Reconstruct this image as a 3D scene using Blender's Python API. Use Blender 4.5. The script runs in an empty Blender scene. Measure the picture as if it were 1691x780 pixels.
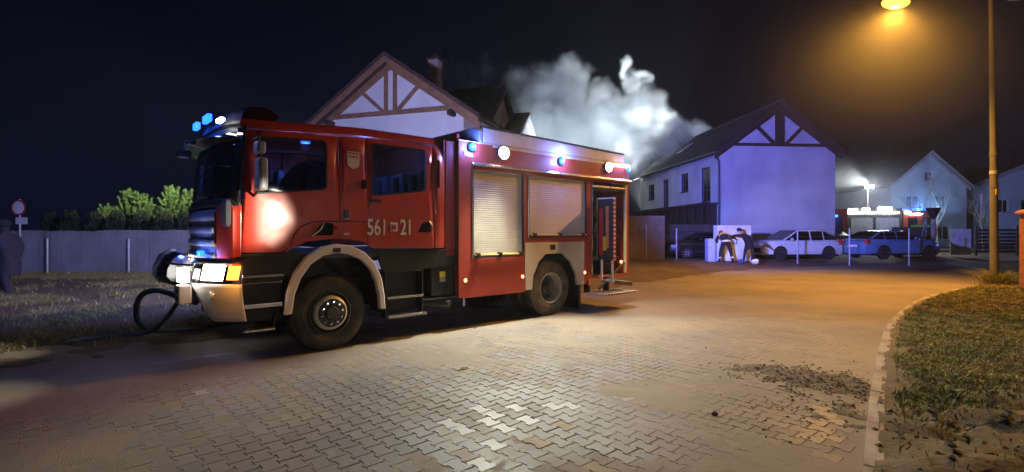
import bpy, bmesh, math, random
from mathutils import Vector, Matrix, noise
from mathutils.geometry import delaunay_2d_cdt
R = math.radians
rnd = random.Random(7)
S = bpy.context.scene
COL = S.collection

# ------------------------------------------------------------------ camera
cam_data = bpy.data.cameras.new('camera')
cam = bpy.data.objects.new('camera', cam_data)
COL.objects.link(cam)
cam.location = (0, 0, 1.65)
cam.rotation_euler = (R(90), 0, 0)
cam_data.sensor_width = 36.0
cam_data.lens = 36.0 * 850.0 / 1691.0
cam_data.shift_y = -7.0 / 1691.0
cam_data.clip_start = 0.05
cam_data.clip_end = 2000.0
S.camera = cam

# ------------------------------------------------------------------ night sky, exposure
world = bpy.data.worlds.new('World')
S.world = world
world.use_nodes = True
wn = world.node_tree.nodes
wl = world.node_tree.links
wn.clear()
w_out = wn.new('ShaderNodeOutputWorld')
w_bg = wn.new('ShaderNodeBackground')
w_geo = wn.new('ShaderNodeTexCoord')
w_sep = wn.new('ShaderNodeSeparateXYZ')
w_ramp = wn.new('ShaderNodeValToRGB')
w_ramp.color_ramp.elements[0].position = 0.0
w_ramp.color_ramp.elements[0].color = (0.0030, 0.0044, 0.0145, 1)
w_ramp.color_ramp.elements[1].position = 0.55
w_ramp.color_ramp.elements[1].color = (0.0010, 0.0011, 0.0032, 1)
wl.new(w_geo.outputs['Generated'], w_sep.inputs[0])
wl.new(w_sep.outputs['Z'], w_ramp.inputs[0])
wl.new(w_ramp.outputs[0], w_bg.inputs['Color'])
w_bg.inputs['Strength'].default_value = 1.0
wl.new(w_bg.outputs[0], w_out.inputs['Surface'])
S.view_settings.view_transform = 'Standard'
S.view_settings.look = 'None'
S.view_settings.exposure = 0.0
S.view_settings.gamma = 1.0
S.view_settings.use_curve_mapping = False
S.render.engine = 'CYCLES'
S.cycles.use_denoising = True
S.cycles.max_bounces = 6
S.cycles.diffuse_bounces = 3
S.cycles.glossy_bounces = 3
S.cycles.transmission_bounces = 4
S.cycles.transparent_max_bounces = 12
S.cycles.volume_bounces = 2
S.cycles.sample_clamp_indirect = 4.0
S.cycles.volume_step_rate = 2.0
S.cycles.volume_max_steps = 160

# ------------------------------------------------------------------ helpers
def link(o, parent=None):
    COL.objects.link(o)
    if parent is not None:
        o.parent = parent
    return o

def empty(name, loc=(0, 0, 0), rz=0.0, label=None, cat=None, group=None):
    o = bpy.data.objects.new(name, None)
    o.empty_display_size = 0.2
    link(o)
    o.location = loc
    o.rotation_euler = (0, 0, rz)
    return tag(o, label, cat, group)

def tag(o, label=None, cat=None, group=None, kind=None):
    if label: o['label'] = label
    if cat: o['category'] = cat
    if group: o['group'] = group
    if kind: o['kind'] = kind
    return o

KIDS = {}
def copy_tree(o, parent=None, mats=None):
    c = o.copy()
    COL.objects.link(c)
    c.parent = parent
    for ch in list(o.children):
        copy_tree(ch, c, mats)
    return c

class MB:
    """collects shapes into one mesh"""
    def __init__(s):
        s.v, s.f, s.m = [], [], []
    def add(s, vs, fs, mi=0, xf=None):
        b = len(s.v)
        s.v.extend(xf @ Vector(p) if xf else Vector(p) for p in vs)
        s.f.extend(tuple(b + i for i in f) for f in fs)
        s.m.extend([mi] * len(fs))
        return s
    def box(s, x0, x1, y0, y1, z0, z1, mi=0, xf=None):
        vs = [(x, y, z) for z in (z0, z1) for y in (y0, y1) for x in (x0, x1)]
        fs = [(0, 2, 3, 1), (4, 5, 7, 6), (0, 1, 5, 4), (2, 6, 7, 3), (0, 4, 6, 2), (1, 3, 7, 5)]
        return s.add(vs, fs, mi, xf)
    def cbox(s, c, d, rot=None, mi=0):
        xf = Matrix.Translation(c)
        if rot is not None:
            xf = xf @ rot.to_4x4()
        return s.box(-d[0]/2, d[0]/2, -d[1]/2, d[1]/2, -d[2]/2, d[2]/2, mi, xf)
    def beam(s, p0, p1, w, h, mi=0, up=(0, 0, 1)):
        p0, p1 = Vector(p0), Vector(p1)
        d = p1 - p0
        z = Vector(up)
        x = d.normalized()
        y = z.cross(x)
        if y.length < 1e-4: y = Vector((1, 0, 0)).cross(x)
        y.normalize(); z = x.cross(y)
        rot = Matrix((x, y, z)).transposed()
        return s.cbox((p0 + p1) / 2, (d.length, w, h), rot, mi)
    def cyl(s, p0, p1, r0, r1=None, n=16, caps=True, mi=0):
        if r1 is None: r1 = r0
        return s.tube([p0, p1], [r0, r1], n, caps, mi)
    def tube(s, path, r, n=8, caps=True, mi=0):
        P = [Vector(p) for p in path]
        if not hasattr(r, '__len__'): r = [r] * len(P)
        b = len(s.v); ref = None
        for i, p in enumerate(P):
            t = (P[min(i + 1, len(P) - 1)] - P[max(i - 1, 0)]).normalized()
            if ref is None:
                ref = Vector((0, 0, 1)) if abs(t.z) < 0.9 else Vector((1, 0, 0))
            a = (ref - t * ref.dot(t))
            if a.length < 1e-5: a = t.orthogonal()
            a.normalize(); ref = a
            c = t.cross(a)
            for k in range(n):
                q = 2 * math.pi * k / n
                s.v.append(p + (a * math.cos(q) + c * math.sin(q)) * r[i])
        for i in range(len(P) - 1):
            for k in range(n):
                k2 = (k + 1) % n
                s.f.append((b + i*n + k, b + i*n + k2, b + (i+1)*n + k2, b + (i+1)*n + k)); s.m.append(mi)
        if caps:
            s.f.append(tuple(b + k for k in reversed(range(n)))); s.m.append(mi)
            e = b + (len(P) - 1) * n
            s.f.append(tuple(e + k for k in range(n))); s.m.append(mi)
        return s
    def lathe(s, prof, n=32, xf=None, mi=0):
        """prof: (r, y) pairs turned about the local Y axis"""
        vs = []; fs = []
        for (r, y) in prof:
            for k in range(n):
                q = 2 * math.pi * k / n
                vs.append((r * math.cos(q), y, r * math.sin(q)))
        for i in range(len(prof) - 1):
            for k in range(n):
                k2 = (k + 1) % n
                fs.append((i*n + k, i*n + k2, (i+1)*n + k2, (i+1)*n + k))
        return s.add(vs, fs, mi, xf)
    def sphere(s, c, r, n=12, m=8, mi=0):
        if not hasattr(r, '__len__'): r = (r, r, r)
        vs = []; fs = []
        for i in range(m + 1):
            t = math.pi * i / m
            for k in range(n):
                q = 2 * math.pi * k / n
                vs.append((c[0] + r[0]*math.sin(t)*math.cos(q), c[1] + r[1]*math.sin(t)*math.sin(q), c[2] + r[2]*math.cos(t)))
        for i in range(m):
            for k in range(n):
                k2 = (k + 1) % n
                fs.append((i*n + k, (i+1)*n + k, (i+1)*n + k2, i*n + k2))
        return s.add(vs, fs, mi)
    def grid(s, fn, nu, nv, mi=0):
        b = len(s.v)
        for j in range(nv + 1):
            for i in range(nu + 1):
                s.v.append(Vector(fn(i / nu, j / nv)))
        for j in range(nv):
            for i in range(nu):
                a = b + j * (nu + 1) + i
                s.f.append((a, a + 1, a + nu + 2, a + nu + 1)); s.m.append(mi)
        return s
    def plate(s, outline, holes, fn, t, step=None, mi=0):
        """flat sheet with holes, thickness t; fn(a, b, depth) -> point"""
        pts = []; edges = []
        for loop in [outline] + list(holes):
            b = len(pts); n = len(loop)
            pts.extend(Vector(p) for p in loop)
            edges.extend((b + i, b + (i + 1) % n) for i in range(n))
        def inside(p, poly):
            c = False; n = len(poly)
            for i in range(n):
                x0, y0 = poly[i]; x1, y1 = poly[(i + 1) % n]
                if (y0 > p[1]) != (y1 > p[1]) and p[0] < (x1 - x0) * (p[1] - y0) / (y1 - y0) + x0: c = not c
            return c
        ok = lambda p: inside(p, outline) and not any(inside(p, h) for h in holes)
        if step:
            xs = [p[0] for p in outline]; ys = [p[1] for p in outline]
            x = min(xs) + step * .51
            while x < max(xs):
                y = min(ys) + step * .51
                while y < max(ys):
                    if ok((x, y)): pts.append(Vector((x, y)))
                    y += step
                x += step
        rv, re, rf = delaunay_2d_cdt(pts, edges, [], 0, 1e-5)[:3]
        tri = []
        for f in rf:
            c = sum((rv[i] for i in f), Vector((0, 0))) / len(f)
            if ok(c): tri.append(tuple(f))
        n = len(rv); b = len(s.v)
        s.v.extend(Vector(fn(p.x, p.y, 0.0)) for p in rv)
        s.v.extend(Vector(fn(p.x, p.y, t)) for p in rv)
        cnt = {}
        for f in tri:
            s.f.append(tuple(b + i for i in f)); s.m.append(mi)
            s.f.append(tuple(b + n + i for i in reversed(f))); s.m.append(mi)
            for i in range(3):
                e = (f[i], f[(i + 1) % 3])
                cnt.setdefault(tuple(sorted(e)), []).append(e)
        for k, es in cnt.items():
            if len(es) == 1:
                i, j = es[0]
                s.f.append((b + j, b + i, b + n + i, b + n + j)); s.m.append(mi)
        return s
    def mesh(s, name, mats, smooth=None, fix=True):
        me = bpy.data.meshes.new(name)
        me.from_pydata([tuple(p) for p in s.v], [], s.f)
        for m in (mats if isinstance(mats, (list, tuple)) else [mats]):
            me.materials.append(m)
        if any(s.m): me.polygons.foreach_set('material_index', s.m)
        if fix:
            bm = bmesh.new(); bm.from_mesh(me)
            bmesh.ops.remove_doubles(bm, verts=bm.verts, dist=1e-5)
            bmesh.ops.recalc_face_normals(bm, faces=bm.faces)
            bm.to_mesh(me); bm.free()
        if smooth:
            me.polygons.foreach_set('use_smooth', [True] * len(me.polygons))
            me.set_sharp_from_angle(angle=R(smooth))
        me.update()
        return me
    def build(s, name, mats, parent=None, smooth=None, bevel=0, seg=2, fix=True):
        o = bpy.data.objects.new(name, s.mesh(name, mats, smooth, fix))
        link(o, parent)
        if bevel:
            b = o.modifiers.new('edge', 'BEVEL')
            b.width = bevel; b.segments = seg; b.limit_method = 'ANGLE'; b.angle_limit = R(40)
        return o

def rrect(x0, x1, y0, y1, r, n=4):
    """rounded rectangle outline"""
    out = []
    for cx, cy, a in ((x1 - r, y0 + r, -90), (x1 - r, y1 - r, 0), (x0 + r, y1 - r, 90), (x0 + r, y0 + r, 180)):
        for i in range(n + 1):
            q = R(a + 90 * i / n)
            out.append((cx + r * math.cos(q), cy + r * math.sin(q)))
    return out

def rpoly(pts, r, n=4):
    """polygon with its corners rounded"""
    out = []
    m = len(pts)
    for i in range(m):
        p = Vector(pts[i]); a = Vector(pts[i - 1]); b = Vector(pts[(i + 1) % m])
        da = min(r, (a - p).length * .45); db = min(r, (b - p).length * .45)
        q0 = p + (a - p).normalized() * da; q1 = p + (b - p).normalized() * db
        for k in range(n + 1):
            t = k / n
            q = q0 * (1 - t) ** 2 + p * 2 * t * (1 - t) + q1 * t * t
            out.append((q.x, q.y))
    return out

def fbm(x, y, z=0.0, o=4):
    return noise.fractal(Vector((x, y, z)), 1.0, 2.0, o, noise_basis='PERLIN_ORIGINAL')

def smooth01(x, a, b):
    t = max(0.0, min(1.0, (x - a) / (b - a)))
    return t * t * (3 - 2 * t)

# ------------------------------------------------------------------ materials
MATS = {}
def mat(name, c, rough=.5, metal=0.0, c2=None, scale=3.0, lo=.4, hi=.65, bump=0.0, bscale=40.0, coat=0.0,
        spec=.5, rough2=None, stretch=(1, 1, 1), detail=6.0, world=False, rand=0.0):
    """procedural surface: two colours mixed by noise, roughness varied, fine bump"""
    m = bpy.data.materials.new(name); MATS[name] = m
    m.use_nodes = True
    N = m.node_tree.nodes; L = m.node_tree.links
    b = N['Principled BSDF']
    b.inputs['Roughness'].default_value = rough
    b.inputs['Metallic'].default_value = metal
    b.inputs['Specular IOR Level'].default_value = spec
    b.inputs['Coat Weight'].default_value = coat
    b.inputs['Coat Roughness'].default_value = .08
    tc = N.new('ShaderNodeTexCoord'); mp = N.new('ShaderNodeMapping')
    mp.inputs['Scale'].default_value = stretch
    if world:
        g = N.new('ShaderNodeNewGeometry'); L.new(g.outputs['Position'], mp.inputs[0])
    else:
        L.new(tc.outputs['Object'], mp.inputs[0])
    c2 = c2 or tuple(x * .8 for x in c)
    nz = N.new('ShaderNodeTexNoise'); nz.inputs['Scale'].default_value = scale; nz.inputs['Detail'].default_value = detail
    L.new(mp.outputs[0], nz.inputs['Vector'])
    mr = N.new('ShaderNodeMapRange'); mr.inputs['From Min'].default_value = lo; mr.inputs['From Max'].default_value = hi
    L.new(nz.outputs['Fac'], mr.inputs['Value'])
    mx = N.new('ShaderNodeMix'); mx.data_type = 'RGBA'
    mx.inputs[6].default_value = (*c, 1); mx.inputs[7].default_value = (*c2, 1)
    L.new(mr.outputs[0], mx.inputs[0])
    col = mx.outputs[2]
    if rand:
        oi = N.new('ShaderNodeObjectInfo'); gi = N.new('ShaderNodeNewGeometry')
        ad = N.new('ShaderNodeMath'); ad.operation = 'ADD'
        L.new(oi.outputs['Random'], ad.inputs[0]); L.new(gi.outputs['Random Per Island'], ad.inputs[1])
        fr = N.new('ShaderNodeMath'); fr.operation = 'FRACT'; L.new(ad.outputs[0], fr.inputs[0])
        m2 = N.new('ShaderNodeMapRange'); m2.inputs['To Min'].default_value = 1 - rand; m2.inputs['To Max'].default_value = 1 + rand
        L.new(fr.outputs[0], m2.inputs['Value'])
        hv = N.new('ShaderNodeHueSaturation'); L.new(m2.outputs[0], hv.inputs['Value']); L.new(col, hv.inputs['Color'])
        col = hv.outputs[0]
        m['rand'] = 1
    L.new(col, b.inputs['Base Color'])
    if rough2 is not None:
        r2 = N.new('ShaderNodeMapRange'); r2.inputs['To Min'].default_value = rough; r2.inputs['To Max'].default_value = rough2
        r2.inputs['From Min'].default_value = lo; r2.inputs['From Max'].default_value = hi
        L.new(nz.outputs['Fac'], r2.inputs['Value']); L.new(r2.outputs[0], b.inputs['Roughness'])
    if bump:
        n2 = N.new('ShaderNodeTexNoise'); n2.inputs['Scale'].default_value = bscale; n2.inputs['Detail'].default_value = 5.0
        L.new(mp.outputs[0], n2.inputs['Vector'])
        bp = N.new('ShaderNodeBump'); bp.inputs['Strength'].default_value = bump; bp.inputs['Distance'].default_value = .02
        L.new(n2.outputs['Fac'], bp.inputs['Height']); L.new(bp.outputs[0], b.inputs['Normal'])
    return m

def glow(name, c, strength):
    m = bpy.data.materials.new(name); MATS[name] = m
    m.use_nodes = True
    b = m.node_tree.nodes['Principled BSDF']
    b.inputs['Base Color'].default_value = (*c, 1)
    b.inputs['Roughness'].default_value = .2
    b.inputs['Emission Color'].default_value = (*c, 1)
    b.inputs['Emission Strength'].default_value = strength
    return m

def glass(name, tint=(.6, .7, .8), gloss=.12):
    """thin pane: mostly see-through, mirrors at grazing angles"""
    m = bpy.data.materials.new(name); MATS[name] = m
    m.use_nodes = True
    N = m.node_tree.nodes; L = m.node_tree.links
    N.remove(N['Principled BSDF'])
    tr = N.new('ShaderNodeBsdfTransparent'); tr.inputs[0].default_value = (*tint, 1)
    gl = N.new('ShaderNodeBsdfGlossy'); gl.inputs['Roughness'].default_value = .03
    lw = N.new('ShaderNodeLayerWeight'); lw.inputs[0].default_value = .35
    ma = N.new('ShaderNodeMath'); ma.operation = 'MULTIPLY_ADD'; ma.inputs[1].default_value = .55; ma.inputs[2].default_value = gloss
    L.new(lw.outputs['Fresnel'], ma.inputs[0])
    mx = N.new('ShaderNodeMixShader')
    L.new(ma.outputs[0], mx.inputs[0]); L.new(tr.outputs[0], mx.inputs[1]); L.new(gl.outputs[0], mx.inputs[2])
    L.new(mx.outputs[0], N['Material Output'].inputs['Surface'])
    return m

M = MATS
mat('red_paint', (.45, .036, .018), .3, c2=(.30, .03, .02), scale=2.1, lo=.35, hi=.75, coat=.3, bump=.03, bscale=5, rough2=.55)
mat('red_panel', (.38, .042, .026), .44, c2=(.31, .038, .026), scale=2.2, rough2=.55, bump=.02, bscale=8)
mat('cream_paint', (.68, .62, .55), .45, c2=(.58, .51, .43), scale=2.0, rough2=.6)
mat('white_plastic', (.82, .80, .78), .38, c2=(.66, .62, .58), scale=4, lo=.5, hi=.8)
mat('alloy', (.66, .60, .52), .6, metal=.05, c2=(.58, .52, .44), scale=2, rough2=.7, bump=.02)
mat('bright_alloy', (.78, .77, .74), .25, metal=.9, c2=(.6, .58, .55), scale=8)
mat('chrome', (.8, .8, .82), .12, metal=1.0)
mat('black_plastic', (.012, .012, .013), .5, c2=(.018, .018, .02), scale=6, bump=.05, spec=.3)
mat('black_gloss', (.012, .012, .016), .12, coat=.6)
mat('flap_skin', (.010, .011, .02), .2, c2=(.015, .015, .025), coat=.3, bump=.1, bscale=5)
mat('chassis', (.02, .02, .021), .6, c2=(.045, .038, .03), scale=7, bump=.1)
mat('rubber', (.024, .023, .022), .75, c2=(.065, .055, .045), scale=5, lo=.45, hi=.75, bump=.15, bscale=60)
mat('rubber_muddy', (.035, .03, .026), .85, c2=(.13, .095, .06), scale=6, lo=.35, hi=.7, bump=.2, bscale=50)
mat('rim_silver', (.78, .78, .78), .4, metal=.2, c2=(.6, .58, .55), scale=9)
mat('hub_dark', (.045, .045, .048), .4, metal=.4, c2=(.07, .065, .055), scale=9)
mat('grille_grey', (.30, .32, .36), .4, c2=(.22, .23, .26), scale=5)
mat('seat_fabric', (.10, .10, .13), .9, c2=(.07, .07, .09), scale=15, bump=.2)
mat('seat_light', (.32, .31, .36), .85, c2=(.2, .2, .25), scale=10, bump=.2)
mat('interior', (.05, .05, .06), .8)
mat('reflective_white', (.85, .85, .82), .35)
mat('reflective_red', (.65, .03, .03), .35)
mat('sticker_yellow', (.85, .65, .03), .4)
mat('bar_yellow', (.75, .52, .16), .35, c2=(.6, .4, .12))
mat('hose_blue', (.025, .045, .075), .45, c2=(.05, .08, .12), bump=.1)
mat('hose_orange', (.75, .27, .05), .6)
mat('hose_red', (.45, .05, .04), .6)
mat('plaster', (.78, .76, .76), .9, c2=(.68, .66, .66), scale=.8, bump=.15, bscale=25, rough2=.95)
mat('plaster_rough', (.62, .60, .60), .92, c2=(.44, .42, .43), scale=.55, lo=.38, hi=.72, bump=.35, bscale=14)
mat('plaster_far', (.60, .62, .66), .9, c2=(.5, .52, .56), scale=.6, bump=.2, bscale=12)
mat('timber', (.20, .095, .05), .75, c2=(.12, .06, .035), scale=2.5, stretch=(1, 1, 6), bump=.25, bscale=14)
mat('timber_light', (.33, .16, .085), .7, c2=(.22, .11, .06), scale=3, bump=.25, bscale=14)
mat('timber_dark', (.05, .03, .022), .8, c2=(.03, .02, .016), scale=3, bump=.25, bscale=14)
mat('roof_tile', (.10, .045, .035), .8, c2=(.06, .032, .03), scale=1.2, bump=.2, rand=.25)
mat('roof_dark', (.045, .035, .036), .8, c2=(.03, .025, .028), scale=1.2, bump=.2, rand=.25)
mat('chimney_render', (.48, .42, .42), .9, c2=(.36, .31, .31), scale=2.5, bump=.3, bscale=18)
mat('window_frame', (.05, .035, .03), .5)
mat('window_frame_white', (.7, .7, .72), .5)
mat('gutter', (.035, .028, .028), .45)
mat('reed', (.25, .245, .25), .95, c2=(.17, .165, .17), scale=1.6, stretch=(1, 1, .6), lo=.35, hi=.7, bump=.5, bscale=30, rand=.05)
mat('reed_tan', (.34, .25, .15), .95, c2=(.22, .155, .09), scale=1.8, lo=.35, hi=.7, bump=.5, bscale=22, rand=.15)
mat('reed_dark', (.13, .09, .06), .95, c2=(.08, .06, .04), scale=1.8, bump=.5, bscale=22, rand=.15)
mat('post_metal', (.52, .52, .52), .5, metal=.3, c2=(.4, .39, .37), scale=6)
mat('wire', (.25, .25, .26), .5, metal=.5)
mat('concrete', (.15, .145, .15), .85, c2=(.11, .105, .105), scale=1.6, bump=.25, bscale=18)
mat('kerb_stone', (.33, .295, .265), .85, c2=(.19, .155, .125), scale=2.5, lo=.38, hi=.6, bump=.3, bscale=25, rand=.08)
mat('wood_stake', (.55, .42, .2), .7)
mat('thuja', (.018, .030, .016), .8, c2=(.035, .045, .022), scale=5, rand=.4)
mat('pine_needle', (.12, .20, .06), .6, c2=(.07, .13, .05), scale=4, rand=.35)
mat('bark', (.12, .085, .06), .9, c2=(.07, .05, .04), bump=.4)
mat('bark_pale', (.34, .32, .31), .9, c2=(.18, .16, .15), scale=4, bump=.4)
mat('grass_blade', (.20, .20, .055), .7, c2=(.27, .215, .085), scale=1.4, lo=.4, hi=.62, rand=.4, world=True)
mat('grass_dry', (.26, .215, .10), .75, c2=(.16, .175, .06), scale=1.2, lo=.4, hi=.62, rand=.4, world=True)
mat('soil', (.085, .068, .045), .95, c2=(.13, .10, .068), scale=1.6, lo=.4, hi=.68, bump=.7, bscale=22, world=True)
mat('soil_dark', (.085, .062, .045), .9, c2=(.14, .105, .075), scale=2.8, lo=.4, hi=.7, bump=.8, bscale=16, world=True)
mat('soil_far', (.09, .06, .035), .95, c2=(.15, .10, .055), scale=.9, lo=.4, hi=.7, bump=.6, bscale=9, world=True)
mat('pebble', (.38, .36, .35), .8, c2=(.2, .17, .15), scale=20, rand=.5)
mat('clod', (.125, .097, .075), .95, c2=(.075, .058, .046), scale=12, rand=.4, bump=.5)
mat('leaf_brown', (.16, .07, .03), .7)
mat('brick_red', (.36, .13, .08), .85, c2=(.26, .09, .06), scale=8, bump=.3, rand=.2)
mat('mortar', (.36, .32, .28), .95)
mat('car_white', (.80, .79, .78), .25, coat=.5, c2=(.74, .72, .70))
mat('car_blue', (.14, .28, .50), .25, metal=.3, coat=.5)
mat('car_dark', (.012, .010, .010), .3, coat=.5)
mat('car_glass', (.006, .006, .009), .12, spec=.3)
mat('tail_red', (.5, .03, .03), .25)
mat('lens_clear', (.7, .7, .72), .12)
mat('cabinet_white', (.80, .76, .74), .4, c2=(.70, .62, .5), scale=1.5, lo=.5, hi=.62)  # yellowish patches put the street lamp's light into the white
mat('cabinet_blue', (.50, .56, .68), .4)
mat('cloth_dark', (.008, .008, .011), .85, c2=(.013, .011, .016), scale=20, bump=.25)
mat('cloth_black', (.006, .006, .008), .9, bump=.2)
mat('cloth_navy', (.008, .009, .016), .85, bump=.2)
mat('cloth_violet', (.018, .014, .026), .85, c2=(.010, .008, .014), scale=5, bump=.3)
mat('cloth_brown', (.13, .065, .045), .9, c2=(.09, .05, .035), scale=6, bump=.3)
mat('hi_vis', (.78, .66, .06), .5)
mat('hi_vis_silver', (.78, .78, .72), .35)
mat('skin', (.55, .32, .24), .55)
mat('helmet', (.5, .08, .07), .35)
mat('boot', (.02, .018, .018), .5)
mat('sign_white', (.85, .84, .86), .35)
mat('sign_red', (.55, .03, .05), .4)
mat('fluoro_green', (.12, .75, .10), .6)
mat('board_white', (.75, .75, .72), .6, c2=(.55, .55, .42), scale=2)
mat('slat_wood', (.05, .04, .04), .7)
mat('tarp_blue', (.06, .08, .25), .6)
glass('cab_glass', (.42, .48, .6), .07)
glass('windshield_glass', (.30, .36, .46), .10)
glass('window_pane', (.16, .18, .24), .25)
glow('lamp_white', (1.0, .95, .84), 16)
glow('lamp_warm', (1.0, .82, .58), 16)
glow('lamp_blue', (.012, .105, 1.0), 5.0)
glow('lamp_amber', (1.0, .36, .03), 5)
glow('lamp_marker', (1.0, .38, .12), 8)
glow('lamp_sodium', (1.0, .46, .05), 4.5)
glow('lamp_flood', (.92, .97, 1.0), 45)
glow('window_lit', (.8, .5, .55), .12)

def lamp(name, loc, power, color, radius=.05, parent=None, spot=None, aim=None, blend=.5):
    d = bpy.data.lights.new(name, 'SPOT' if spot else 'POINT')
    d.energy = power; d.color = color; d.shadow_soft_size = radius
    if spot:
        d.spot_size = R(spot); d.spot_blend = blend
    o = bpy.data.objects.new(name, d)
    link(o, parent)
    o.location = loc
    if aim is not None:
        o.rotation_euler = (Vector(aim) - Vector(loc)).to_track_quat('-Z', 'Y').to_euler()
    return o

# ================================================================== the lie of the land
UX, UY = .742, .670                       # direction of the parked engine and of the lane
def polyline(pts, step):
    out = []
    P = [Vector(p) for p in pts]
    # Catmull-Rom through the points
    for i in range(len(P) - 1):
        p0, p1, p2, p3 = P[max(i-1, 0)], P[i], P[i+1], P[min(i+2, len(P)-1)]
        n = max(2, int((p2 - p1).length / .05))
        for k in range(n):
            t = k / n
            out.append(.5 * ((2*p1) + (p2-p0)*t + (2*p0-5*p1+4*p2-p3)*t*t + (3*p1-p0-3*p2+p3)*t*t*t))
    out.append(P[-1])
    res = [out[0]]; need = step
    for a, b in zip(out, out[1:]):
        ln = (b - a).length; at = 0.0
        while ln - at >= need:
            at += need; res.append(a + (b - a) * (at / ln)); need = step
        need -= ln - at
    return res

LEFT = [(-16.6, -4.5), (-11, .56), (-5.5, 5.54), (-1.0, 9.6), (3.4, 14.9), (7, 18.8), (11.6, 22.4), (18, 25.3), (27, 28.4), (45, 33), (70, 38)]
RIGHT = [(-1.2, -1.6), (1.0, 1.5), (2.41, 3.53), (3.82, 5.46), (5.38, 7.5), (7.07, 9.54), (10.07, 12.5), (14.9, 15.9), (21, 18.6), (40, 24), (70, 31)]

def nonuni(a, b, first, grow):
    out = [a]; s = first
    while out[-1] < b:
        out.append(out[-1] + s); s *= grow
    return out

def verge_mesh(line, side, rs, zfun, step):
    pl = polyline(line, step)
    V = []; F = []
    n = len(rs)
    for i, p in enumerate(pl):
        a = pl[max(i-2, 0)]; b = pl[min(i+2, len(pl)-1)]
        t = (b - a).normalized()
        nn = Vector((-t.y, t.x)) * side
        for r in rs:
            jit = .10 * fbm(p.x*1.3, p.y*1.3, r*.2) * smooth01(r, 0, .2) * (1 if r < 3 else 0)
            q = p + nn * (r + jit)
            V.append((q.x, q.y, zfun(q.x, q.y, r)))
    for i in range(len(pl) - 1):
        for k in range(n - 1):
            f = (i*n + k, (i+1)*n + k, (i+1)*n + k + 1, i*n + k + 1)
            F.append(f if side < 0 else f[::-1])
    return V, F

def z_left(x, y, r):
    near = 1 - smooth01(y, 10, 16)
    rise = .25 * smooth01(r, .2, 3.0) * (1 - near) + .05 * smooth01(r, .3, 4) * near
    bump = .022 * fbm(x*1.4, y*1.4) + .012 * fbm(x*5, y*5, 3)
    edge = (.035 + .05*near) * fbm(x*.9, y*.9, 7) * (1 - smooth01(r, .3, 1.5 + 2.2*near))
    return -.016 + rise + (bump + .012) * smooth01(r, .05, .6) + edge * (smooth01(y, 9, 13) if y > 9 else 1.0) * (1 if y > 9 or r > .15 else r/.15)
def z_right(x, y, r):
    rough = 1 - smooth01(y - .35*(x-5), 4.6, 5.6)
    lump = .07 * fbm(x*1.6, y*1.6, 5) + (.035 + .05*rough) * fbm(x*4.5, y*4.5, 2) + .02 * rough * fbm(x*14, y*14, 9)
    return .082 + .02*fbm(x*6, y*6, 1) + (.02 + lump) * smooth01(r, .02, .5) + .05 * smooth01(r, .5, 3)

ground = MB().box(-170, 200, -60, 230, -.9, -.2).build('ground', M['soil_dark'])
tag(ground, kind='structure')

def from_py(name, V, F, m, smooth=60):
    me = bpy.data.meshes.new(name)
    me.from_pydata(V, [], F); me.materials.append(m)
    if smooth: me.polygons.foreach_set('use_smooth', [True] * len(me.polygons))
    me.update()
    return link(bpy.data.objects.new(name, me))

V, F = verge_mesh(LEFT, 1, nonuni(.0, 60, .06, 1.10), z_left, .14)
tag(from_py('verge_left', V, F, M['soil_far']), kind='structure')
V, F = verge_mesh(RIGHT, -1, nonuni(.085, 45, .045, 1.07), z_right, .10)
tag(from_py('verge_right', V, F, M['soil']), kind='structure')

# ------------------------------------------------------------------ road: bedding, interlocking pavers, sand
def sand_mat():
    m = mat('sand', (.24, .195, .145), .85, c2=(.16, .138, .118), scale=.55, lo=.36, hi=.66, bump=.35, bscale=60, world=True, detail=9)
    return m
sand_mat()
mat('paver_dusty', (.215, .18, .145), .8, c2=(.16, .14, .124), scale=.9, lo=.4, hi=.66, bump=.4, bscale=70, world=True, rand=.07)
mat('paver', (.150, .136, .130), .56, c2=(.19, .163, .138), scale=.8, lo=.46, hi=.66, bump=.25, bscale=90, world=True, rand=.10, rough2=.8)
mat('paver_sheen', (.215, .205, .20), .47, c2=(.22, .205, .195), scale=5, bump=.25, bscale=90, world=True, rand=.12)
mat('paver_ochre', (.29, .22, .14), .75, c2=(.23, .185, .13), scale=5, bump=.25, bscale=90, world=True, rand=.1)
mat('paver_red', (.21, .14, .12), .65, c2=(.17, .125, .11), scale=5, bump=.25, bscale=90, world=True, rand=.1)
road = MB().box(-14, 60, -4, 45, -.12, -.05).build('road', M['sand'])
tag(road, kind='structure')

K0 = Vector((-5.5, 5.54))
def lane_st(x, y):
    d = Vector((x, y)) - K0
    return d.x*UX + d.y*UY, -(d.x*(-UY) + d.y*UX)      # along, metres right of the left kerb
RP = polyline(RIGHT, .5)
def right_of_kerb(x, y):
    best = 1e9; sg = 0
    for i in range(len(RP) - 1):
        a, b = RP[i], RP[i+1]
        m = (a + b) / 2
        dd = (m.x - x)**2 + (m.y - y)**2
        if dd < best:
            best = dd; t = b - a
            sg = t.x*(y - a.y) - t.y*(x - a.x)
            sg /= t.length
    return -sg                                            # >0: beyond the kerb

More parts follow.
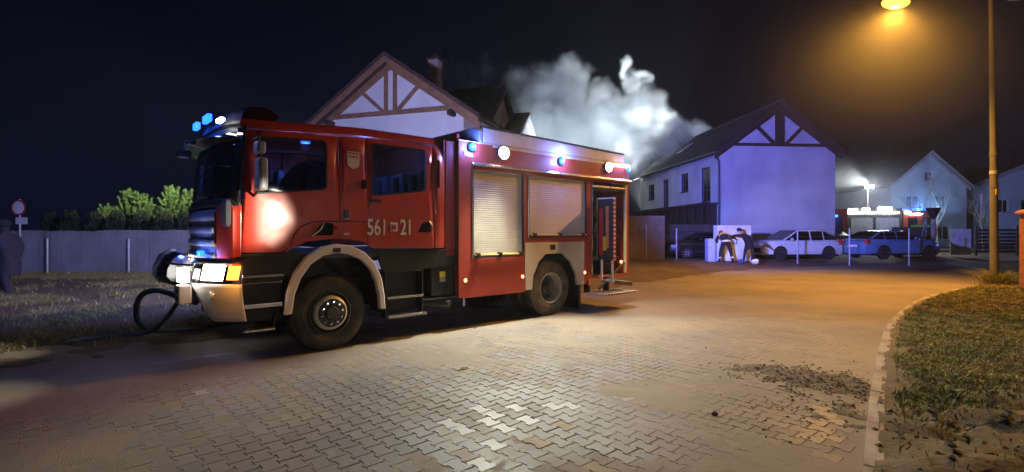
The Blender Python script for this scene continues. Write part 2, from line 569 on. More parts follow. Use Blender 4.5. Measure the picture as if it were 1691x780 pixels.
def paver_outline(g=.0035):
    L, W, q = .10 - g, .0825 - g, .0575 - g
    top = [(L, W), (.053, W), (.033, q), (-.033, q), (-.053, W), (-L, W)]
    bot = [(-x, -y) for x, y in top]
    return top + bot
PO = paver_outline()
def paver_geo():
    n = len(PO)
    vs = []; fs = []
    for sc, z in ((1.0, -.03), (1.0, -.006), (0, 0.0)):
        for (x, y) in PO:
            if sc == 0:
                vs.append((x - math.copysign(.004, x), y - math.copysign(.004, y), z))
            else:
                vs.append((x, y, z))
    for l in range(2):
        for k in range(n):
            k2 = (k + 1) % n
            fs.append((l*n + k, l*n + k2, (l+1)*n + k2, (l+1)*n + k))
    # top: two heads and the waist
    t = 2 * n
    fs += [(t+0, t+1, t+10, t+11), (t+1, t+2, t+9, t+10), (t+2, t+3, t+8, t+9), (t+3, t+4, t+7, t+8), (t+4, t+5, t+6, t+7)]
    return vs, fs
PV, PF = paver_geo()
pa = math.atan2(-UX, UY)                                  # tile length across the lane
ca, sa = math.cos(pa), math.sin(pa)
spots = []
for row in range(-45, 95):
    for k in range(0, 40):
        along = row * .14
        across = .24 + k * .20 + (.10 if row % 2 else 0)
        x = K0.x + along*UX + across*UY
        y = K0.y + along*UY - across*UX
        if y < .8 or y > 12.6 or abs(x) > max(y, 3.2)*1.03 + .25: continue
        if y < 9 and right_of_kerb(x, y) > -.14: continue
        if y >= 9 and right_of_kerb(x, y) > -.3: continue
        spots.append((x*x + y*y + (1000 if y < 3.45 or abs(x) > y*1.0 else 0), x, y))
spots.sort()
paver_meshes = {}
for key in ('paver', 'paver_dusty', 'paver_sheen', 'paver_ochre', 'paver_red'):
    me = bpy.data.meshes.new('paver'); me.from_pydata(PV, [], PF); me.materials.append(M[key]); me.update()
    paver_meshes[key] = me
def clear_mask(x, y):
    g = lambda cx, cy, rx, ry: math.exp(-(((x-cx)/rx)**2 + ((y-cy)/ry)**2)**2)
    return min(1, g(-1.1, 4.6, 2.0, 1.55) + g(.35, 4.5, .95, .75) + .6*g(1.1, 4.2, .6, .5) + .55*g(2.2, 4.4, .9, .7) + .5*g(1.0, 6.4, 1.4, 1.0))
def tile_kind(x, y):
    h = rnd.random()
    pale = math.exp(-((x + .12)**2/.16 + (y - 4.35)**2/.25)) + .8*math.exp(-((x - .75)**2/.05 + (y - 4.95)**2/.05)) + .08*math.exp(-((x+2.9)**2/.4 + (y-4.9)**2/.3))  # painted sheen: paler, smoother pavers where lamp reflections fall
    if h < .42 * pale: return 'paver_sheen'
    if rnd.random() > clear_mask(x, y)*1.25 - .1 + rnd.gauss(0, .12): return 'paver_dusty'
    if ((x-3.0)/.30)**2 + ((y-4.95)/.22)**2 < 1 and h < .35: return 'paver_red'
    if h > .988: return 'paver_red'
    if h > .972: return 'paver_ochre'
    return 'paver'
restV = []; restF = []; restM = []
keys = list(paver_meshes)
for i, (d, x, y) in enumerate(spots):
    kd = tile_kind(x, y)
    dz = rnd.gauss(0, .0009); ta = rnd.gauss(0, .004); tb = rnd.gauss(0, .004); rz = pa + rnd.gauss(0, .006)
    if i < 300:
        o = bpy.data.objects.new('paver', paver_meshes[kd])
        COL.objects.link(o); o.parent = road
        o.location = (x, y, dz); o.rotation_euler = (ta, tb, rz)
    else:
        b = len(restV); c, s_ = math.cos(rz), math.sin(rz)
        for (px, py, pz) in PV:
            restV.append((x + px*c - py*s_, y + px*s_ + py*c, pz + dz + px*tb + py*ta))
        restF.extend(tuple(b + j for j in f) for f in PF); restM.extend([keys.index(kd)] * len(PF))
me = bpy.data.meshes.new('paving'); me.from_pydata(restV, [], restF)
for k in keys: me.materials.append(M[k])
me.polygons.foreach_set('material_index', restM); me.update()
tag(link(bpy.data.objects.new('paving', me), road), kind='stuff')

def z_sand(x, y):
    c = clear_mask(x, y)
    far = smooth01(y, 8.5, 12)
    a, s = lane_st(x, y)
    left = 1 - smooth01(s, .3, 1.6)
    z = (-.0005 + .0035*far + .006*left)*(1-c) + (-.0048)*c
    z += (.0042 + .004*far) * fbm(x*1.0, y*1.0, 1.5) + .0028 * fbm(x*4.2, y*4.2, 4) + .0012 * fbm(x*17, y*17, 8)
    return z
V = []; F = []
ys = [-2.5, -1.5, -.5, 0] + [.05*k for k in range(1, 60)] + nonuni(3.0, 44, .022, 1.0125)
NX = 340
for j, y in enumerate(ys):
    for i in range(NX + 1):
        x = (-1.08 + 2.4 * i / NX) * max(y, 3.2)
        V.append((x, y, z_sand(x, y)))
for j in range(len(ys) - 1):
    for i in range(NX):
        a = j*(NX+1) + i
        F.append((a, a+1, a+NX+2, a+NX+1))
tag(from_py('sand', V, F, M['sand']), kind='stuff')

# ------------------------------------------------------------------ kerbs: every stone its own piece
kerb_r = empty('kerb_right'); tag(kerb_r, kind='structure')
kerb_l = empty('kerb_left'); tag(kerb_l, kind='structure')
stone = MB().box(-.499, .499, -.06, .06, -.2, .08).mesh('kerb_block', M['kerb_stone'])
flush = MB().box(-.498, .498, -.05, .05, -.2, .001).mesh('kerb_block', M['kerb_stone'])
def lay(line, parent, me, n, off, wob):
    pl = polyline(line, .05); i = 0; c = 0
    pl = [p for p in pl if p.y > 1.0]
    while c < n and i + 20 < len(pl):
        a, b = pl[i], pl[i + 20]
        t = (b - a).normalized(); nn = Vector((-t.y, t.x))
        m = (a + b) / 2 + nn * off
        o = bpy.data.objects.new('kerb_block', me)
        COL.objects.link(o); o.parent = parent
        o.location = (m.x, m.y, rnd.gauss(0, wob)); o.rotation_euler = (rnd.gauss(0, wob), rnd.gauss(0, wob*.6), math.atan2(t.y, t.x))
        b2 = o.modifiers.new('edge', 'BEVEL'); b2.width = .006; b2.segments = 2
        i += 20; c += 1
lay(RIGHT, kerb_r, stone, 26, -.06, .003)
lay(LEFT, kerb_l, flush, 14, -.06, .004)

# ------------------------------------------------------------------ grass, clods, pebbles, mud
def blades(name, pts, m, hmin, hmax):
    V = []; F = []
    for (x, y, z) in pts:
        h = rnd.uniform(hmin, hmax); w = rnd.uniform(.004, .009); q = rnd.uniform(0, 6.283)
        lx, ly = rnd.gauss(0, .85)*h, rnd.gauss(0, .85)*h
        c, s = math.cos(q)*w, math.sin(q)*w
        b = len(V)
        V += [(x-c, y-s, z-.01), (x+c, y+s, z-.01), (x+lx*.4+c*.7, y+ly*.4+s*.7, z+h*.6), (x+lx*.4-c*.7, y+ly*.4-s*.7, z+h*.6), (x+lx, y+ly, z+h*.95)]
        F += [(b, b+1, b+2, b+3), (b+3, b+2, b+4)]
    o = from_py(name, V, F, m, None)
    return tag(o, kind='stuff')
pl = polyline(RIGHT, .05)
P1 = []; P2 = []
while len(P1) + len(P2) < 120000:
    i = rnd.randrange(len(pl) - 2); p = pl[i]
    if p.y < 3.5 or p.y > 19: continue
    t = (pl[i+1] - p).normalized(); r = .2 + 9 * rnd.random()**1.5
    q = p + Vector((t.y, -t.x)) * r
    if abs(q.x) > 1.06*q.y or q.y < 3: continue
    g = smooth01(q.y - .35*(q.x-5), 4.5, 5.4) * smooth01(r + .3*fbm(q.x*2, q.y*2), .15, .5) * (.4 + .75*smooth01(fbm(q.x*.9, q.y*.9, 4), -.25, .15)) + .015
    if rnd.random() > g: continue
    z = z_right(q.x, q.y, r)
    (P1 if fbm(q.x*1.1, q.y*1.1, 11) + rnd.gauss(0, .12) > -.02 else P2).append((q.x, q.y, z))
tag(blades('grass', P1, M['grass_blade'], .015, .06))
tag(blades('dry_grass', P2, M['grass_dry'], .012, .055))
P1 = []
while len(P1) < 30000:
    x = rnd.uniform(-17, -3); y = rnd.uniform(6.5, 17.4)
    a, s = lane_st(x, y)
    if s > -.7 or abs(x) > 1.05*y: continue
    g = (.03 + .5*smooth01(fbm(x*.8, y*.8, 2), -.02, .25))*smooth01(-s, .8, 3.5) + .7*smooth01(y, 15.2, 17)
    if rnd.random() > g: continue
    P1.append((x, y, z_left(x, y, -s)))
blades('verge_grass', P1, M['grass_blade'], .03, .11)

def lumps(name, pts, m, smin, smax):
    V = []; F = []
    base = [(0, 0, 1), (1, 0, 0), (0, 1, 0), (-1, 0, 0), (0, -1, 0), (0, 0, -1)]
    tri = [(0,1,2),(0,2,3),(0,3,4),(0,4,1),(5,2,1),(5,3,2),(5,4,3),(5,1,4)]
    for (x, y, z) in pts:
        s = smin + (smax - smin) * rnd.random()**3
        b = len(V); rot = Matrix.Rotation(rnd.uniform(0, 6.28), 3, 'Z') @ Matrix.Rotation(rnd.uniform(-.6, .6), 3, 'X')
        for p in base:
            q = rot @ (Vector(p) * s * rnd.uniform(.6, 1.2)); V.append((x + q.x, y + q.y, z + q.z*.65))
        F += [tuple(b + i for i in f) for f in tri]
    o = from_py(name, V, F, m, None)
    return tag(o, kind='stuff')
pc = []; pp = []
for _ in range(24000):
    i = rnd.randrange(len(pl) - 2); p = pl[i]
    if p.y < 3.3 or p.y > 9: continue
    t = (pl[i+1] - p).normalized(); r = .06 + 3.2 * rnd.random()
    q = p + Vector((t.y, -t.x)) * r
    if q.y - .35*(q.x-5) > 5.6 or q.y < 3: continue
    (pc if rnd.random() < .965 else pp).append((q.x, q.y, z_right(q.x, q.y, r)))
for _ in range(160):
    x = rnd.uniform(-9, 5); y = rnd.uniform(3.6, 10)
    if abs(x) < y and right_of_kerb(x, y) < -.2: pp.append((x, y, .003))
lumps('rubble', pc, M['clod'], .005, .05)
lumps('gravel', pp, M['pebble'], .004, .028)
# dark mud dropped on the pavers beside the kerb
V = []; F = []
NG = 70
def mud_h(x, y):
    e = ((x - 3.35)*UX*1.0 + (y - 5.75)*UY), ((x - 3.35)*UY - (y - 5.75)*UX)
    g = math.exp(-((e[0]/.42)**2 + (e[1]/.75)**2)) + .55*math.exp(-(((x-2.75)/.35)**2 + ((y-6.25)/.14)**2))
    g += .4*math.exp(-(((x-2.9)/.5)**2 + ((y-4.75)/.35)**2))
    g += .5*math.exp(-(((x-3.75)/.22)**2 + ((y-5.5)/.5)**2)) + .45*math.exp(-(((x-3.15)/.22)**2 + ((y-4.55)/.25)**2))
    h = g*.047 - .024 + .028*fbm(x*5, y*5, 3) + .016*fbm(x*16, y*16, 5)
    return h
for j in range(NG+1):
    for i in range(NG+1):
        x = 2.0 + 2.3*i/NG; y = 4.2 + 2.5*j/NG
        V.append((x, y, max(-.04, mud_h(x, y))))
for j in range(NG):
    for i in range(NG):
        a = j*(NG+1)+i; F.append((a, a+1, a+NG+2, a+NG+1))
tag(from_py('mud', V, F, M['clod']), kind='stuff')
pm = []
for _ in range(4200):
    x = rnd.gauss(3.25, .5); y = rnd.gauss(5.45, .6)
    if right_of_kerb(x, y) < -.03 and mud_h(x, y) > -.012: pm.append((x, y, max(.002, mud_h(x, y))))
for _ in range(60): 
    x = rnd.uniform(2, 2.9); y = rnd.uniform(4, 5)
    if right_of_kerb(x, y) < -.05: pm.append((x, y, .004))
lumps('mud_crumbs', pm, M['clod'], .003, .022)
# one brown leaf and one dark stone lying on the pavers
lf = MB().add([(-.06,0,.012),(-.02,.03,.02),(.04,.022,.012),(.08,0,.03),(.03,-.025,.014),(-.02,-.022,.022),(0,0,.006)],
              [(0,6,1),(1,6,2),(2,6,3),(3,6,4),(4,6,5),(5,6,0)]).build('fallen_leaf', M['leaf_brown'], fix=False)
lf.location = (-.58, 6.18, .004); lf.rotation_euler = (0, 0, .6)
tag(lf, 'curled brown dead leaf lying on the paved lane near the front wheel', 'leaf')
st = MB().sphere((0, 0, .018), (.032, .026, .022), 8, 5).build('stone', M['clod'], smooth=50)
st.location = (1.82, 4.62, .0)
tag(st, 'single dark stone lying on bare pavers left of the mud', 'stone')

# ================================================================== the fire engine
# local frame: x towards its rear, y towards its far side, z up; origin under the front wheel on the near side
ENG = empty('fire_engine', (-2.49, 7.12, 0), math.atan2(UY, UX),
            'large red fire engine with white side number parked half on the verge, flashing blue', 'fire engine')
WID = 2.5
def zt(u): return 2.96 + .10 * smooth01(u, -1.1, .8)
def v_side(u, z):
    v = 0.0
    if z > 2.7: v += .10 * ((z - 2.7) / .35) ** 2
    if u < -.85: v += .05 * ((-.85 - u) / .28) ** 2
    if u > 1.72: v += .06 * ((u - 1.72) / .2) ** 2
    if z < 1.75: v += .012 * ((1.75 - z) / .35) ** 2
    return v
def cab_fn(side, off=0.0):
    if side == 0: return lambda a, b, d: (a, v_side(a, b) + d + off, b)
    return lambda a, b, d: (a, WID - v_side(a, b) - d - off, b)

W1 = rpoly([(-1.0, 2.12), (-.07, 2.23), (-.07, 2.905), (-.93, 2.86)], .07)
W2 = rpoly([(.59, 2.17), (1.52, 2.29), (1.55, 2.955), (.595, 2.955)], .07)
FD = [(-1.12, 1.385), (-.66, 1.385), (-.565, 1.47), (-.525, 1.60), (-.42, 1.735), (-.24, 1.795), (.11, 1.80), (.11, 2.985), (-.5, 2.97), (-1.08, 2.935)]
AP = [(-.63, 1.37), (-.50, 1.45), (-.35, 1.515), (.06, 1.56), (.45, 1.515), (.53, 1.47), (.53, 1.79), (.12, 1.788), (-.235, 1.782), (-.41, 1.72), (-.51, 1.59), (-.55, 1.465)]
CP = [(.122, 1.80), (.53, 1.80), (.53, 3.03), (.122, 2.99)]
RD = [(.54, 1.46), (.62, 1.41), (1.69, 1.385), (1.69, 3.03), (.54, 3.03)]
CR = [(1.70, 1.385), (1.915, 1.385), (1.915, 2.9), (1.87, 3.03), (1.70, 3.03)]
HB = [(-.28, 1.60), (.02, 1.60), (.02, 1.77), (-.13, 1.77)]
HR = [(1.37, 1.645), (1.62, 1.645), (1.62, 1.82), (1.47, 1.80)]
front_door = rear_door = None
for sd in (0, 1):
    fn = cab_fn(sd)
    fd = MB().plate(rpoly(FD, .02, 2), [W1], fn, .05, .10).build('front_door', M['red_paint'], ENG, 35, .006)
    ap = MB().plate(AP, [rpoly(HB, .03)], fn, .05, .10).build('wheel_arch_panel', M['red_paint'], ENG, 35, .006)
    cp = MB().plate(CP, [], fn, .05, .10).build('centre_pillar', M['red_paint'], ENG, 35, .006)
    rd = MB().plate(rpoly(RD, .03, 2), [W2, rpoly(HR, .03)], fn, .05, .10).build('rear_door', M['red_paint'], ENG, 35, .006)
    MB().plate(CR, [], fn, .05, .08).build('cab_corner_panel', M['red_paint'], ENG, 35, .006)
    for pr, wi in ((fd, W1), (rd, W2)):
        c = Vector((sum(p[0] for p in wi)/len(wi), sum(p[1] for p in wi)/len(wi)))
        ring = [tuple(c + (Vector(p) - c) * .955) for p in wi]
        grow = [tuple(c + (Vector(p) - c) * 1.012) for p in wi]
        MB().plate(grow, [ring], cab_fn(sd, -.004), .03).build('window_seal', M['black_plastic'], pr, 35)
        MB().plate(wi, [], cab_fn(sd, .018), .005, .12).build('window_glass', M['cab_glass'], pr, 35)
    for pr, hb in ((ap, HB), (rd, HR)):
        c = Vector((sum(p[0] for p in hb)/4, sum(p[1] for p in hb)/4))
        big = [tuple(c + (Vector(p)-c)*1.08) for p in hb]
        MB().plate(rpoly(big, .03), [], cab_fn(sd, .045), .02).build('handle_recess', M['black_gloss'], pr, 35)
        f2 = cab_fn(sd, -.015)
        g = MB()
        pa_, pb_ = (hb[0], hb[3]) if pr is ap else (hb[1], (hb[2][0] - .05, hb[2][1]))
        pth = [f2(pa_[0] + (pb_[0]-pa_[0])*t + .035*math.sin(t*3.14), pa_[1] + (pb_[1]-pa_[1])*t, .0) for t in (0, .25, .5, .75, 1)]
        g.tube(pth, .014, 8).build('handle', M['bright_alloy'], pr, 40)
    if sd == 0: front_door, rear_door, arch_panel, centre_pillar = fd, rd, ap, cp

# roof shell of the cab
def roof_pt(a, b):
    u = -1.12 + 3.04 * a
    prof = [(0, 0), (.012, .045), (.04, .085), (.09, .12), (.18, .145), (.40, .16), (.80, .168), (1.2, .17)]
    k = b * 14; i = int(min(k, 13.999)); f = k - i
    full = prof + [(2.4 - p[0] , p[1]) for p in reversed(prof[:-1])]
    p, q = full[i], full[i+1]
    e0 = v_side(u, zt(u))
    v = (p[0] + (q[0]-p[0])*f) / 2.4 * (WID - 2*e0) + e0
    z = zt(u) + (p[1] + (q[1]-p[1])*f)
    if u > 1.8: z -= .06 * ((u-1.8)/.12)**2
    return (u, v, z)
MB().grid(roof_pt, 24, 28).build('cab_roof', M['red_paint'], ENG, 40, fix=False)
g = MB(); g.box(1.90, 1.93, .06, 2.44, 1.38, 3.16); g.build('cab_rear_wall', M['red_panel'], ENG)
MB().box(-1.14, 1.90, .06, 2.44, 1.28, 1.36).build('cab_floor', M['interior'], ENG)
MB().plate([(1.935, 1.24), (2.12, 1.24), (2.12, 3.15), (1.935, 3.15)], [], lambda a, b, d: (a, .05 + d, b), 2.4).build('crew_module_side', M['red_panel'], ENG, bevel=.01)
MB().cyl((1.752, -.015, 2.36), (1.765, .0, 2.80), .022, n=10).build('grab_handle', M['black_plastic'], ENG, 40)
MB().box(.43, .50, -.05, .0, 2.26, 2.40).build('door_lock', M['black_gloss'], ENG, bevel=.015)
g = MB(); g.box(.56, .74, -.012, .004, 2.085, 2.125); g.build('grab_rail', M['black_plastic'], ENG, bevel=.006)

# front: windscreen, pillars, grille, corners, bumper
def uf(v): return -1.34 + .16 * abs((v - 1.25) / 1.19) ** 3.5
def front_grid(v0, v1, z0, z1, off=0., lean=.09, n=24):
    return lambda a, b: (uf(v0 + (v1-v0)*a) - off + lean*(z0+(z1-z0)*b-2.0)*(1 if z0+(z1-z0)*b > 2 else 0), v0 + (v1-v0)*a, z0 + (z1-z0)*b)
def slabbed(fn, nu, nv, t, name, m, parent=ENG, **kw):
    g = MB().grid(fn, nu, nv)
    o = g.build(name, m, parent, 45, fix=False)
    s = o.modifiers.new('thick', 'SOLIDIFY'); s.thickness = t; s.offset = 0
    return o
slabbed(front_grid(.13, 2.37, 2.06, 2.86), 24, 6, .006, 'windscreen', M['windshield_glass'])
for v0, v1 in ((.02, .15), (2.35, 2.48)):
    slabbed(lambda a, b, v0=v0, v1=v1: front_grid(v0, v1, 2.0, 2.95, .012)(a, b), 6, 6, .03, 'windscreen_pillar', M['black_gloss'])
slabbed(front_grid(.02, 2.48, 1.97, 2.07, .014), 24, 2, .02, 'windscreen_sill', M['black_plastic'])
slabbed(front_grid(.02, 2.48, 2.85, 2.97, .008), 24, 2, .02, 'windscreen_header', M['black_plastic'])
for side in (0, 1):
    def corner(a, b, side=side):
        z = 1.22 + .76*b
        if a < .35:
            t = a / .35
            u, v = -1.128 - .05*t, .012 + .052*((1.128+.05*t-.85)/.28)**2 + .02*t
        else:
            t = (a - .35) / .65
            v = .095 + .36*t; u = uf(v) - .012
        return (u, v if side == 0 else WID - v, z)
    slabbed(corner, 14, 8, .03, 'front_corner_panel', M['red_paint'])
slabbed(front_grid(.46, 2.04, 1.05, 1.96, .0, 0), 20, 8, .02, 'grille_backing', M['grille_grey'])
for i in range(5):
    z = 1.12 + i*.17
    slabbed(front_grid(.47, 2.03, z, z + .085, .035, 0), 20, 1, .03, 'grille_slat', M['grille_grey'])
for v in (.44, .52):
    MB().cyl((uf(v) - .035, v, 1.5), (uf(v) - .035, v, 1.9), .014, n=8).build('grille_trim', M['chrome'], ENG, 40)
# grey box of the engine cover lit blue, wipers
for v in (.8, 1.5):
    MB().beam((uf(v) - .03, v, 2.07), (uf(v + .5) + .02, v + .5, 2.25), .02, .02).build('wiper', M['black_plastic'], ENG)
# roof headboard with its lights
def board(a, b):
    v = .12 + 2.26*a
    prof = [(-.02, 2.93), (-.17, 2.97), (-.20, 3.02), (-.12, 3.20), (.0, 3.265), (.3, 3.275), (.5, 3.2)]
    k = b*6; i = int(min(k, 5.999)); f = k - i
    p, q = prof[i], prof[i+1]
    e = 1 - abs(2*a - 1)**6 * .35
    return (uf(v)*.5 - .48 + (p[0]+(q[0]-p[0])*f)*e + .08, v, 2.95 + (p[1]+(q[1]-p[1])*f - 2.95)*(.8 + .2*e))
MB().grid(board, 24, 18).build('roof_headboard', M['black_plastic'], ENG, 40, fix=False)
MB().plate(rrect(.1, 2.4, 2.80, 2.93, .03), [], lambda a, b, d: (-1.50 + .34*abs((a-1.25)/1.15)**3 - d + (b-2.8)*.8, a, b), .03, .12).build('sun_visor', M['black_gloss'], ENG, 40)
def headlamp(name, v0, v1, z0, z1, m, du=0.0, part_of=ENG, off=.715):
    u = uf((v0+v1)/2)*.5 - off + du
    return MB().box(u - .03, u + .03, v0, v1, z0, z1).build(name, m, part_of, bevel=.012)
headlamp('alley_lamp', .22, .44, 3.03, 3.08, M['lamp_white'], .05)
for v0, v1 in ((.80, 1.10), (1.50, 1.72)):
    headlamp('roof_beacon', v0, v1, 3.12, 3.22, M['lamp_blue'], .06)
for side in (0, 1):
    y = lambda v, s=side: v if s == 0 else WID - v
    mir = MB()
    yy = y(-.30)
    mir.cbox((-1.0, yy, 2.345), (.11, .20, .40)); mirror = mir.build('mirror', M['grille_grey'], ENG, bevel=.035, seg=3)
    MB().cbox((-1.02, yy, 2.665), (.10, .19, .15)).build('mirror_cap', M['grille_grey'], mirror, bevel=.03, seg=3)
    MB().tube([(-1.02, y(.0), 2.80), (-1.03, yy, 2.79), (-1.0, yy, 2.2), (-1.0, y(.02), 2.10)], .017, 8).build('mirror_arm', M['black_plastic'], mirror, 40)
MB().cbox((-1.50, 1.5, 2.74), (.16, .22, .10)).build('kerb_mirror', M['black_gloss'], ENG, bevel=.03)
MB().tube([(-1.36, 1.5, 2.95), (-1.48, 1.5, 2.93), (-1.50, 1.5, 2.78)], .014, 8).build('kerb_mirror_arm', M['black_plastic'], ENG, 40)
for v, z in ((.90, 1.36), (.62, 1.27)):
    o = MB().cbox((uf(v) - .07, v, z), (.07, .17, .075)).build('grille_beacon', M['lamp_blue'], ENG, bevel=.012)

def ub(v): return -1.58 + .44 * abs((v - 1.25) / 1.25) ** 4
def bumper_pt(v0, v1, z0, z1, tuck=0.):
    def f(a, b):
        v = v0 + (v1-v0)*a; z = z0 + (z1-z0)*b
        return (ub(v) + tuck*(1-b)**2, v, z + (.16*(1-b)**2*max(0, (.34 - min(v, WID-v))/.34 - .0) * 0))
    return f
for side in (0, 1):
    def corner_low(a, b, side=side):
        v = .0 + .62*a
        zb = .54 + .34*smooth01(a, .42, 1.0)
        z = zb + (1.0 - zb)*b
        u = ub(v) + .05*(1-b)**2
        return (u, v if side == 0 else WID - v, z)
    bc = slabbed(corner_low, 20, 10, .03, 'bumper_corner', M['white_plastic'])
    c = .26; y = c if side == 0 else WID - c
    o = MB(); o.cyl((ub(c) - .035, y, .86), (ub(c) + .01, y, .86), .055, n=18); o.build('fog_lamp', M['lens_clear'], bc, 40)
    def lamp_band(a, b, side=side):
        v = .15 + .25*a; z = 1.045 + .19*b
        return (ub(v) - .012 + .04*b, v if side == 0 else WID - v, z)
    slabbed(lamp_band, 12, 4, .03, 'headlight', M['lamp_white'])
    def ind(a, b, side=side):
        v = .02 + .085*a; z = 1.055 + .17*b
        return (ub(v) - .012 + .03*b, v if side == 0 else WID - v, z)
    slabbed(ind, 5, 3, .025, 'indicator', M['lamp_amber'])
    def lens(a, b, side=side):
        v = .415 + .20*a; z = 1.02 + .24*b
        return (ub(v) - .010 + .04*b, v if side == 0 else WID - v, z)
    slabbed(lens, 6, 3, .03, 'headlight_lens', M['black_gloss'])
    def frame(a, b, side=side):
        v = .0 + .66*a; z = 1.255 + .06*b
        return (ub(v) - .004 + .05*b, v if side == 0 else WID - v, z)
    slabbed(frame, 12, 2, .02, 'lamp_surround', M['black_plastic'])
slabbed(bumper_pt(.6, 1.9, .72, 1.03, .04), 14, 4, .04, 'bumper_centre', M['black_plastic'])
g = MB(); g.box(-1.74, -1.60, .40, .62, .76, .99); o = g.build('tow_bracket', M['cream_paint'], ENG, bevel=.015)
for z in (.80, .90): MB().box(-1.752, -1.738, .45, .57, z, z+.06).build('bracket_opening', M['black_plastic'], o)
for y0 in (.47,): MB().box(-1.72, -1.61, y0, y0 + .2, 1.02, 1.20).build('work_lamp', M['lamp_warm'] if y0 > .6 else M['lamp_white'], ENG, bevel=.015)
MB().tube([(-1.6, .3, 1.24), (-1.74, .42, 1.25), (-1.78, .9, 1.25), (-1.76, 1.3, 1.24)], .014, 8).build('bumper_rail', M['black_plastic'], ENG, 40)
# pump cover folded out over the bumper
def flap(a, b):
    v = 1.0 + 1.05*a
    prof = [(-1.50, 1.28), (-1.56, 1.36), (-1.66, 1.40), (-1.76, 1.34), (-1.84, 1.17), (-1.85, 1.05), (-1.79, .97), (-1.68, .93), (-1.58, .90)]
    k = b*8; i = int(min(k, 7.999)); f = k - i
    p, q = prof[i], prof[i+1]
    e = 1 - .22*abs(2*a - 1)**3
    u = -1.5 + (p[0]+(q[0]-p[0])*f + 1.5)*e
    z = 1.15 + (p[1]+(q[1]-p[1])*f - 1.15)*e
    return (u, v, z)
g = MB().grid(flap, 12, 32)
for a in (0, 1):
    vs = [flap(a, b/16) for b in range(17)]; g.add(vs, [tuple(range(17))])
fl = g.build('pump_cover', M['flap_skin'], ENG, 40, fix=False)
g = MB()
for b in range(12): pass
g.tube([Vector(flap(.32, b/16)) + Vector((-.006, 0, .006)) for b in range(1, 13)], .02, 6).build('cover_strap', M['grille_grey'], fl, 40)

# wheels
def wheel(name, front, y, face):
    Rw = .525 if front else .548
    w = empty(name); w.parent = ENG
    w.location = (0 if front else 4.43, y, Rw); w.rotation_euler = (0, 0, 0 if face == 0 else math.pi)
    T = .33
    def tyre(y0, nm):
        pr = [(.29, y0+T-.04), (.33, y0+T-.01), (.44, y0+T), (Rw-.03, y0+T-.02), (Rw-.006, y0+T-.05)]
        for k in range(5):
            c = y0 + T - .055 - k*.044
            pr += [(Rw, c-.004), (Rw, c-.030), (Rw-.014, c-.033), (Rw-.014, c-.041)]
        pr += [(Rw-.004, y0+.05), (Rw-.03, y0+.02), (Rw-.06, y0+.008), (.44, y0), (.40, y0+.004), (.395, y0+.0), (.33, y0+.012), (.30, y0+.03), (.29, y0+.05)]
        return MB().lathe(pr, 56).build(nm, M['rubber'] if front else M['rubber_muddy'], w, 40, fix=False)
    tyre(.03, 'tyre')
    if front:
        MB().lathe([(.295, .07), (.30, .045), (.285, .04), (.275, .06), (.265, .13), (.235, .14)], 48).build('rim', M['hub_dark'], w, 40, fix=False)
        MB().lathe([(.24, .14), (.238, .04), (.228, .015), (.205, .0), (.196, .004)], 48).build('rim_ring', M['rim_silver'], w, 40, fix=False)
        MB().lathe([(.197, .005), (.185, .012), (.10, .012), (.095, -.03), (.085, -.045), (0.001, -.05)], 40).build('hub', M['hub_dark'], w, 30, fix=False)
        for k in range(10):
            q = 2*math.pi*k/10 + .2
            x, z = .148*math.cos(q), .148*math.sin(q)
            MB().tube([(x, .014, z), (x, -.022, z), (x, -.03, z)], [.021, .019, .008], 6).build('wheel_nut', M['chrome'], w, 30)
    else:
        tyre(.40, 'inner_tyre')
        MB().lathe([(.295, .08), (.305, .045), (.29, .04), (.278, .07), (.268, .12), (.262, .17), (.245, .20)], 48).build('rim', M['rim_silver'], w, 40, fix=False)
        MB().lathe([(.25, .2), (.16, .21), (.15, .15), (.13, .12), (.10, .10), (.085, .03), (.001, .02)], 40).build('hub', M['hub_dark'], w, 30, fix=False)
        for k in range(10):
            q = 2*math.pi*k/10
            x, z = .185*math.cos(q), .185*math.sin(q)
            MB().tube([(x, .21, z), (x, .17, z)], .018, 6).build('wheel_nut', M['hub_dark'], w, 30)
wheel('front_wheel', True, .0, 0); wheel('front_wheel', True, WID, 1)
wheel('rear_wheel', False, .0, 0); wheel('rear_wheel', False, WID, 1)
MB().cyl((0, .2, .525), (0, 2.3, .525), .08, n=12).build('axle', M['chassis'], ENG, 40)
MB().cyl((4.43, .2, .548), (4.43, 2.3, .548), .10, n=12).build('axle', M['chassis'], ENG, 40)

